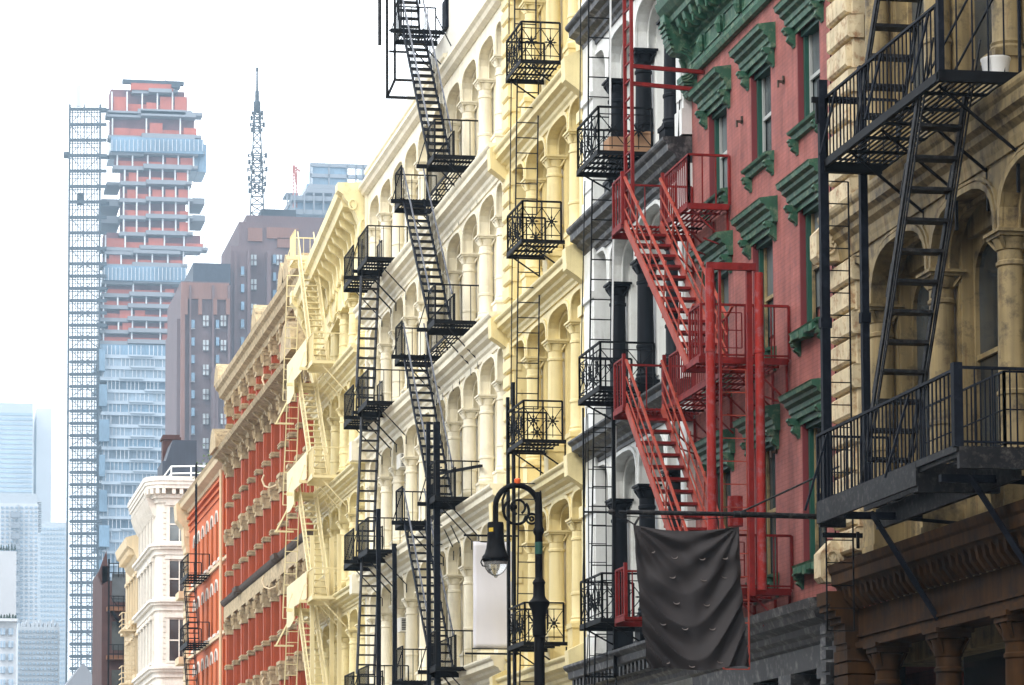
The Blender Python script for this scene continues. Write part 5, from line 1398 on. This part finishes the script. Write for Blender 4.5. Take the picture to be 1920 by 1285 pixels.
# lower glazed storeys
y = 648; k = 0
while y < 1330:
    hgt = 21 + (k % 3 == 0) * 2
    x0 = 188 + (3 if k % 2 else 0) + (8 if k % 7 == 3 else 0); x1 = 330
    c = MB(); pbox(c, x0, y, x1, y + hgt - 3, YT - (2.5 if k % 3 else 0.5), 30)
    o = c.build('glass_floor', 't_glass' if (k * 7) % 5 < 2 else 't_glass2', T)
    c = MB(); pbox(c, x0 - 2, y + hgt - 3, x1, y + hgt - 0.2, YT - 3.2, 31); sp = random.choice((0.3, 0.45, 0.6)); pbox(c, x0 + 120 * sp, y + hgt - 5, x0 + 120 * sp + 45, y + hgt - 3, YT - 3.9, 3)
    c.build('floor_slab', 't_slabl', T)
    c = MB(); n = 17; ph = random.random() * 4
    for j in range(n):
        if (j * 3 + k) % 5 == 0: continue
        x = x0 + 3 + ph + j * (x1 - x0 - 8) / n; pbox(c, x - 0.45, y, x + 0.45, y + hgt - 3, YT - 3.0, 0.6)
    c.build('mullion', 't_mull', o)
    y += hgt; k += 1
c = MB()
for k in range(9): yy = 655 + k * 66; pbox(c, 186, yy, 197 + (k % 3) * 4, yy + 40, YT - 5, 10)
c.build('balcony', 't_glass', T)

# construction hoist beside it
HO = thing('construction_hoist', (58, 895, 0), 'tall see-through steel hoist tower standing against the unfinished skyscraper', 'hoist')
YH = 897
m = MB()
for x in (131, 158, 188): 
    for dy in (0, 9): 
        p = at(x, 196, YH + dy); q = at(x - 7, 1500, YH + dy); q = (p[0], YH + dy, 0); m.bar(p, q, 0.6 if x != 158 else 0.4)
m.build('mast', 't_steel', HO)
m = MB()
y = 205; pitch = 27; lv_ = []
while y < 1480:
    lv_.append(y); y += (29 if y < 480 else 23)
for i, y in enumerate(lv_):
    for (w0, dy) in ((0, 0), (0, 9)):
        a, b = at(131, y, YH + dy), at(200 if y < 620 else 190, y, YH + dy)
        m.bar(a, b, 0.45, 1.0)
        a, b = at(131, y + 6, YH + dy), at(190, y + 6, YH + dy); m.bar(a, b, 0.25)
        a, b = at(131, y + 14, YH + dy), at(188, y + 14, YH + dy); m.bar(a, b, 0.18)
    for x in (131, 158, 188): m.bar(at(x, y, YH), at(x, y, YH + 9), 0.5)
m.build('landing', 't_steel', HO)
m = MB()
for i, y in enumerate(lv_[:-1]):
    y2 = lv_[i + 1]
    for j, x in enumerate((136, 141, 146, 151, 163, 167, 172, 177, 182)):
        m.bar(at(x, y, YH + 4), at(x, y2, YH + 4), 0.22 if j % 2 else 0.34)
    if i % 2: m.bar(at(131, y, YH), at(158, y2, YH), 0.2); m.bar(at(160, y2, YH), at(188, y, YH), 0.2)
    else: m.bar(at(158, y, YH), at(131, y2, YH), 0.2); m.bar(at(188, y2, YH), at(160, y, YH), 0.2)
    if i % 3 == 0: m.bar(at(188, y + 3, YH), at(203, y + 3, YH + 5), 0.7, 1.2)
m.build('lattice', 't_steel', HO)
c = MB(); pbox(c, 120, 285, 131, 293, YH, 3); pbox(c, 145, 362, 158, 380, YH + 2, 3); c.build('lift_car', 't_steel', HO)
m = MB()
for x in (145, 150): m.bar(at(x, 160, YH + 3), at(x, 200, YH + 3), 0.8)
m.build('mast_top', 't_pale', HO)

# brown telephone-age tower with mast
A2 = thing('skyscraper', (105, 735, 0), 'brown brick setback tower behind the honey coloured building', 'skyscraper')
YB = 720
w = MB()
pbox(w, 446, 425, 720, 1700, YB + 6, 40); pbox(w, 462, 412, 720, 430, YB + 9, 30); pbox(w, 430, 462, 470, 1700, YB + 3, 40)
pbox(w, 336, 530, 430, 1700, YB - 2, 36); pbox(w, 400, 690, 470, 1700, YB - 12, 30); pbox(w, 328, 598, 345, 1700, YB - 1, 30)
pbox(w, 520, 398, 552, 420, YB + 20, 10)
for x in (437, 462, 500, 540, 575): pbox(w, x, 470, x + 8, 1700, YB + 2.4, 4)
for x in (352, 395, 425): pbox(w, x, 535, x + 7, 1700, YB - 3.2, 2)
for x in (405, 417, 429): pbox(w, x, 700, x + 4, 1700, YB - 13, 2)
w.build('wall', 't_brick', A2)
w = MB(); pbox(w, 340, 532, 430, 560, YB - 2.6, 1); [pbox(w, x, y, x2, y2, YB + 5.4, 1) for x, y, x2, y2 in ((465, 428, 492, 452), (500, 428, 560, 447), (520, 447, 552, 464), (446, 462, 456, 500))]; pbox(w, 336, 560, 347, 1700, YB - 3.5, 2)
for x in (345, 372, 400, 424): pbox(w, x, 560, x + 7, 590, YB - 3.6, 1)
w.build('trim', 't_brick2', A2)
w = MB(); pbox(w, 362, 495, 432, 531, YB, 30); w.build('penthouse', mdk, A2)
w = MB(); pbox(w, 490, 394, 555, 412, YB + 16, 10); w.build('roof_plant', 't_steel', A2)
for x in (386, 419, 476, 524, 566):
    for k in range(13):
        yy = (592 if x < 430 else 478) + k * 46
        if x < 400 and yy > 680 and False: continue
        c = MB(); Yw = YB - 3.2 if x < 430 else YB + 5.0
        if x == 419 and yy > 690: Yw = YB - 12.6
        if x < 430 and yy > 700 and x > 398: Yw = YB - 12.6
        pbox(c, x - 5, yy, x + 5, yy + 19, Yw, 1.0)
        o = c.build('window', 't_win', A2)
        c = MB(); pbox(c, x - 0.7, yy, x + 0.7, yy + 19, Yw - 0.3, 0.3); pbox(c, x - 5, yy + 9, x + 5, yy + 10, Yw - 0.3, 0.3); c.build('glazing_bar', 't_brick', o)
for x, y0_, Yw, n in ((362, 600, YB - 3.2, 22), (408, 600, YB - 3.2, 3), (455, 500, YB + 2.0, 20), (515, 478, YB + 5.0, 14), (550, 478, YB + 5.0, 12), (590, 478, YB + 5.0, 10)):
    for k in range(n):
        yy = y0_ + k * 33
        c = MB(); pbox(c, x - 3, yy, x + 3, yy + 15, Yw, 0.8); c.build('window', 't_glass', A2)
        if k % 3 == 0:
            c = MB(); pbox(c, x - 4, yy + 15.5, x + 4, yy + 17, Yw - 0.3, 0.6); c.build('sill', 't_conc', A2)
MS = thing('antenna_mast', (90.6, 732, 168), 'dark lattice antenna mast ringed with aerials on the brown tower roof', 'mast')
YM = 732
def px3(x, y, dy=0): return at(x, y, YM + dy)
m = MB()
cxm = 482
def wid(y): return 6 + (y - 200) * 0.03
for sx in (-1, 1):
    for dy in (-1.2, 1.2):
        m.bar(px3(cxm + sx * 13, 415, dy), px3(cxm + sx * 5, 200, dy), 0.3)
for i in range(14):
    y = 415 - i * 15.4; y2 = y - 15.4; a = 13 - 7 * i / 14; b = 13 - 7 * (i + 1) / 14
    for dy in (-1.2, 1.2):
        m.bar(px3(cxm - a, y, dy), px3(cxm + b, y2, dy), 0.22); m.bar(px3(cxm + a, y, dy), px3(cxm - b, y2, dy), 0.22); m.bar(px3(cxm - a, y, dy), px3(cxm + a, y, dy), 0.25)
m.build('lattice', 't_steel', MS)
m = MB(); c_ = px3(cxm, 200); t_ = px3(cxm, 127); h_ = t_[2] - c_[2]
m.lathe([(0.9, -1.5), (0.9, 1.2), (0.55, 1.4), (0.5, 4), (0.28, 4.2), (0.22, h_ - 1.0), (0.4, h_ - 0.9), (0.3, h_)], c_, 10); m.build('spire', 't_steel', MS)
for i, (y, r_) in enumerate(((212, 9), (222, 10), (234, 12), (244, 9), (292, 16), (304, 14), (318, 17), (334, 15), (346, 15), (357, 14))):
    m = MB(); c_ = px3(cxm, y); rr_ = r_ * YM / 5325
    m.rod([(c_[0] + rr_ * math.cos(a), c_[1] + rr_ * math.sin(a), c_[2]) for a in [k * math.pi / 8 for k in range(16)]], 0.13, 6, True)
    for k in range(6):
        a = k * math.pi / 3 + i
        p = (c_[0] + rr_ * 1.05 * math.cos(a), c_[1] + rr_ * 1.05 * math.sin(a), c_[2])
        m.rod([(p[0], p[1], p[2] - 0.6), (p[0], p[1], p[2] + 0.6)], 0.14 if k % 2 else 0.3, 6)
    m.build('aerial_ring', 't_steel', MS)

GB = thing('office_building', (172, 1105, 0), 'far blue glass office block with open roof frame behind the brown tower', 'office block')
YG = 1100
w = MB(); pbox(w, 548, 385, 720, 1600, YG, 40); pbox(w, 575, 350, 720, 385, YG + 6, 30); w.build('wall', 't_glass', GB)
w = MB(); pbox(w, 548, 372, 720, 375, YG - 4, 40); pbox(w, 548, 398, 720, 401, YG - 4, 40); pbox(w, 575, 358, 720, 361, YG, 30); pbox(w, 580, 350, 720, 353, YG, 30)
for k in range(9): pbox(w, 552 + k * 18, 361, 554 + k * 18, 400, YG - 5, 2)
w.build('floor_edge', 't_conc', GB)
c = MB(); pbox(c, 586, 313, 650, 350, YG + 8, 10); pbox(c, 680, 313, 720, 350, YG + 8, 10); c.build('glass_screen', 't_glass', GB)
c = MB()
for y in (310, 330, 350): pbox(c, 582, y, 720, y + 2, YG + 7, 1.5)
for x in (582, 616, 650, 667, 680, 700): pbox(c, x, 310, x + 2, 352, YG + 7, 1.5)
for x in (538, 545): pbox(c, x, 362, x + 2, 392, YG, 1.5)
pbox(c, 536, 362, 560, 364, YG, 10)
c.build('roof_frame', 't_conc', GB)
CR = thing('crane', (150, 1100, 240), 'small red construction crane on the far office block', 'crane')
m = MB(); a, b = at(553, 390, YG), at(553, 312, YG)
for dx in (-0.7, 0.7): m.bar((a[0] + dx, YG, a[2]), (b[0] + dx, YG, b[2]), 0.4)
for k in range(12):
    z = a[2] + (b[2] - a[2]) * k / 12; z2 = a[2] + (b[2] - a[2]) * (k + 1) / 12; m.bar((a[0] - 0.7, YG, z), (a[0] + 0.7, YG, z2), 0.25)
m.build('mast', 't_red', CR)
m = MB(); m.bar(at(553, 314, YG), at(563, 322, YG), 0.5); m.bar(at(551, 310, YG), at(556, 345, YG), 0.7); m.build('jib', 't_red', CR)

# pale blocks low at the left
def far_block(name, label, x0, y0, x1, Y, depth, m_, lines=0, y1=1700, win=None):
    t = thing(name, at((x0 + x1) / 2, 1665, Y), label, 'high-rise')
    w = MB(); pbox(w, x0, y0, x1, y1, Y, depth); w.build('wall', m_, t)
    return t
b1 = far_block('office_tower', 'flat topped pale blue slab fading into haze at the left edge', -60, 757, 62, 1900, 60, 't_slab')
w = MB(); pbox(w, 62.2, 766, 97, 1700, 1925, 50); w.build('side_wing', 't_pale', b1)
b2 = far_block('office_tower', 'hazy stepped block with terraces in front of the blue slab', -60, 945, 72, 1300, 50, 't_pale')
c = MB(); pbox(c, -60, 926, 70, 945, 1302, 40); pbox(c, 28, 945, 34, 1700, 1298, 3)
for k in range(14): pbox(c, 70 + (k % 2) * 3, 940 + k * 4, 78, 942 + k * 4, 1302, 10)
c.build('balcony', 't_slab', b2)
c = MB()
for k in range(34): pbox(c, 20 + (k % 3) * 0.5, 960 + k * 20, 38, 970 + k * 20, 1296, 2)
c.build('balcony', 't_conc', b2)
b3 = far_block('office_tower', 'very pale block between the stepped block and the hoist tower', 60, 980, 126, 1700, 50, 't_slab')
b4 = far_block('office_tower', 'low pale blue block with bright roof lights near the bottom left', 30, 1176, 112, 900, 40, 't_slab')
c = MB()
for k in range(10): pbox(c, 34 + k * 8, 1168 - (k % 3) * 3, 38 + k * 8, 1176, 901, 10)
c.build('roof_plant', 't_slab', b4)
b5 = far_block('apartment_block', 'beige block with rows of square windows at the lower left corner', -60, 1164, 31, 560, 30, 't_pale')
for i in range(2):
    for k in range(6):
        c = MB(); pbox(c, 1 + i * 15, 1178 + k * 24, 10 + i * 15, 1190 + k * 24, 559, 1); o = c.build('window', 't_glass2', b5)
        c = MB(); pbox(c, 5 + i * 15, 1178 + k * 24, 6 + i * 15, 1190 + k * 24, 558.6, 0.4); c.build('glazing_bar', 't_pale', o)
for bl, xa, xb, ya_, Yd, st, cols in ((b1, 0, 61, 775, 1900, 9, 0), (b2, 0, 71, 950, 1300, 8, 9), (b3, 74, 125, 990, 1700, 9, 6), (b4, 32, 111, 1182, 900, 10, 7)):
    c = MB(); y = ya_
    while y < 1300:
        if cols:
            x = xa + 2
            while x < xb - 4: pbox(c, x, y, x + cols * 0.55, y + st * 0.45, Yd - 0.6, 0.5); x += cols
        else: pbox(c, xa, y, xb, y + st * 0.35, Yd - 0.6, 0.5)
        y += st
    c.build('window_band', 't_glass2', bl)
c = MB(); pbox(c, -60, 1160, 33, 1164, 558, 32); c.build('parapet', 't_pale', b5)
b6 = far_block('apartment_block', 'pale terraced block with dark roof shrubs at the left edge', -60, 1034, 31, 800, 30, 't_pale', y1=1700)
n_ = 0
for (Yr, base, xs) in ((562, 1163, (2, 8, 13, 18, 24, 29)), (802, 1033, (2, 7, 12, 16, 22, 28))):
    for x in xs:
        hh = random.uniform(8, 13)
        p = at(x, base, Yr); s_ = Yr / 5325
        t = thing('roof_shrub', p, 'small dark conical shrub on the %s roof terrace at the left edge' % ('lower' if Yr < 700 else 'upper'), 'shrub', 'shrubs on the %s roof terrace' % ('lower' if Yr < 700 else 'upper'))
        m = MB(); m.rod([p, (p[0], p[1], p[2] + hh * s_ * 0.4)], 0.08, 5); m.build('trunk', 'brownst', t)
        m = MB()
        for k in range(90):
            f = random.random() ** 0.7; z = p[2] + hh * s_ * (0.1 + 0.9 * (1 - f)); rr_ = 2.6 * s_ * f * random.uniform(0.3, 1)
            a = random.uniform(0, 6.28); c_ = Vector((p[0] + rr_ * math.cos(a), p[1] + rr_ * math.sin(a), z)); sz = random.uniform(0.08, 0.2)
            u = Vector((random.uniform(-1, 1), random.uniform(-1, 1), random.uniform(-1, 1))).normalized(); v = u.orthogonal()
            m.add([c_ - u * sz, c_ + v * sz, c_ + u * sz, c_ - v * sz], [(0, 1, 2, 3)])
        m.build('crown', 't_tree', t)

# ---------------------------------------------------------------- haze
hz = MB(); hz.box(-1450, 1450, -150, 3150, -1.5, 345)
mh = bpy.data.materials.new('haze_air'); mh.use_nodes = True
N, Lk = mh.node_tree.nodes, mh.node_tree.links
for n_ in list(N):
    if n_.type == 'BSDF_PRINCIPLED': N.remove(n_)
pv = N.new('ShaderNodeVolumePrincipled')
pv.inputs['Color'].default_value = (0.55, 0.76, 0.95, 1)
pv.inputs['Density'].default_value = 0.00031
pv.inputs['Anisotropy'].default_value = 0.0
Lk.new(pv.outputs[0], N['Material Output'].inputs['Volume'])
o = hz.build('haze', mh)
o['kind'] = 'stuff'
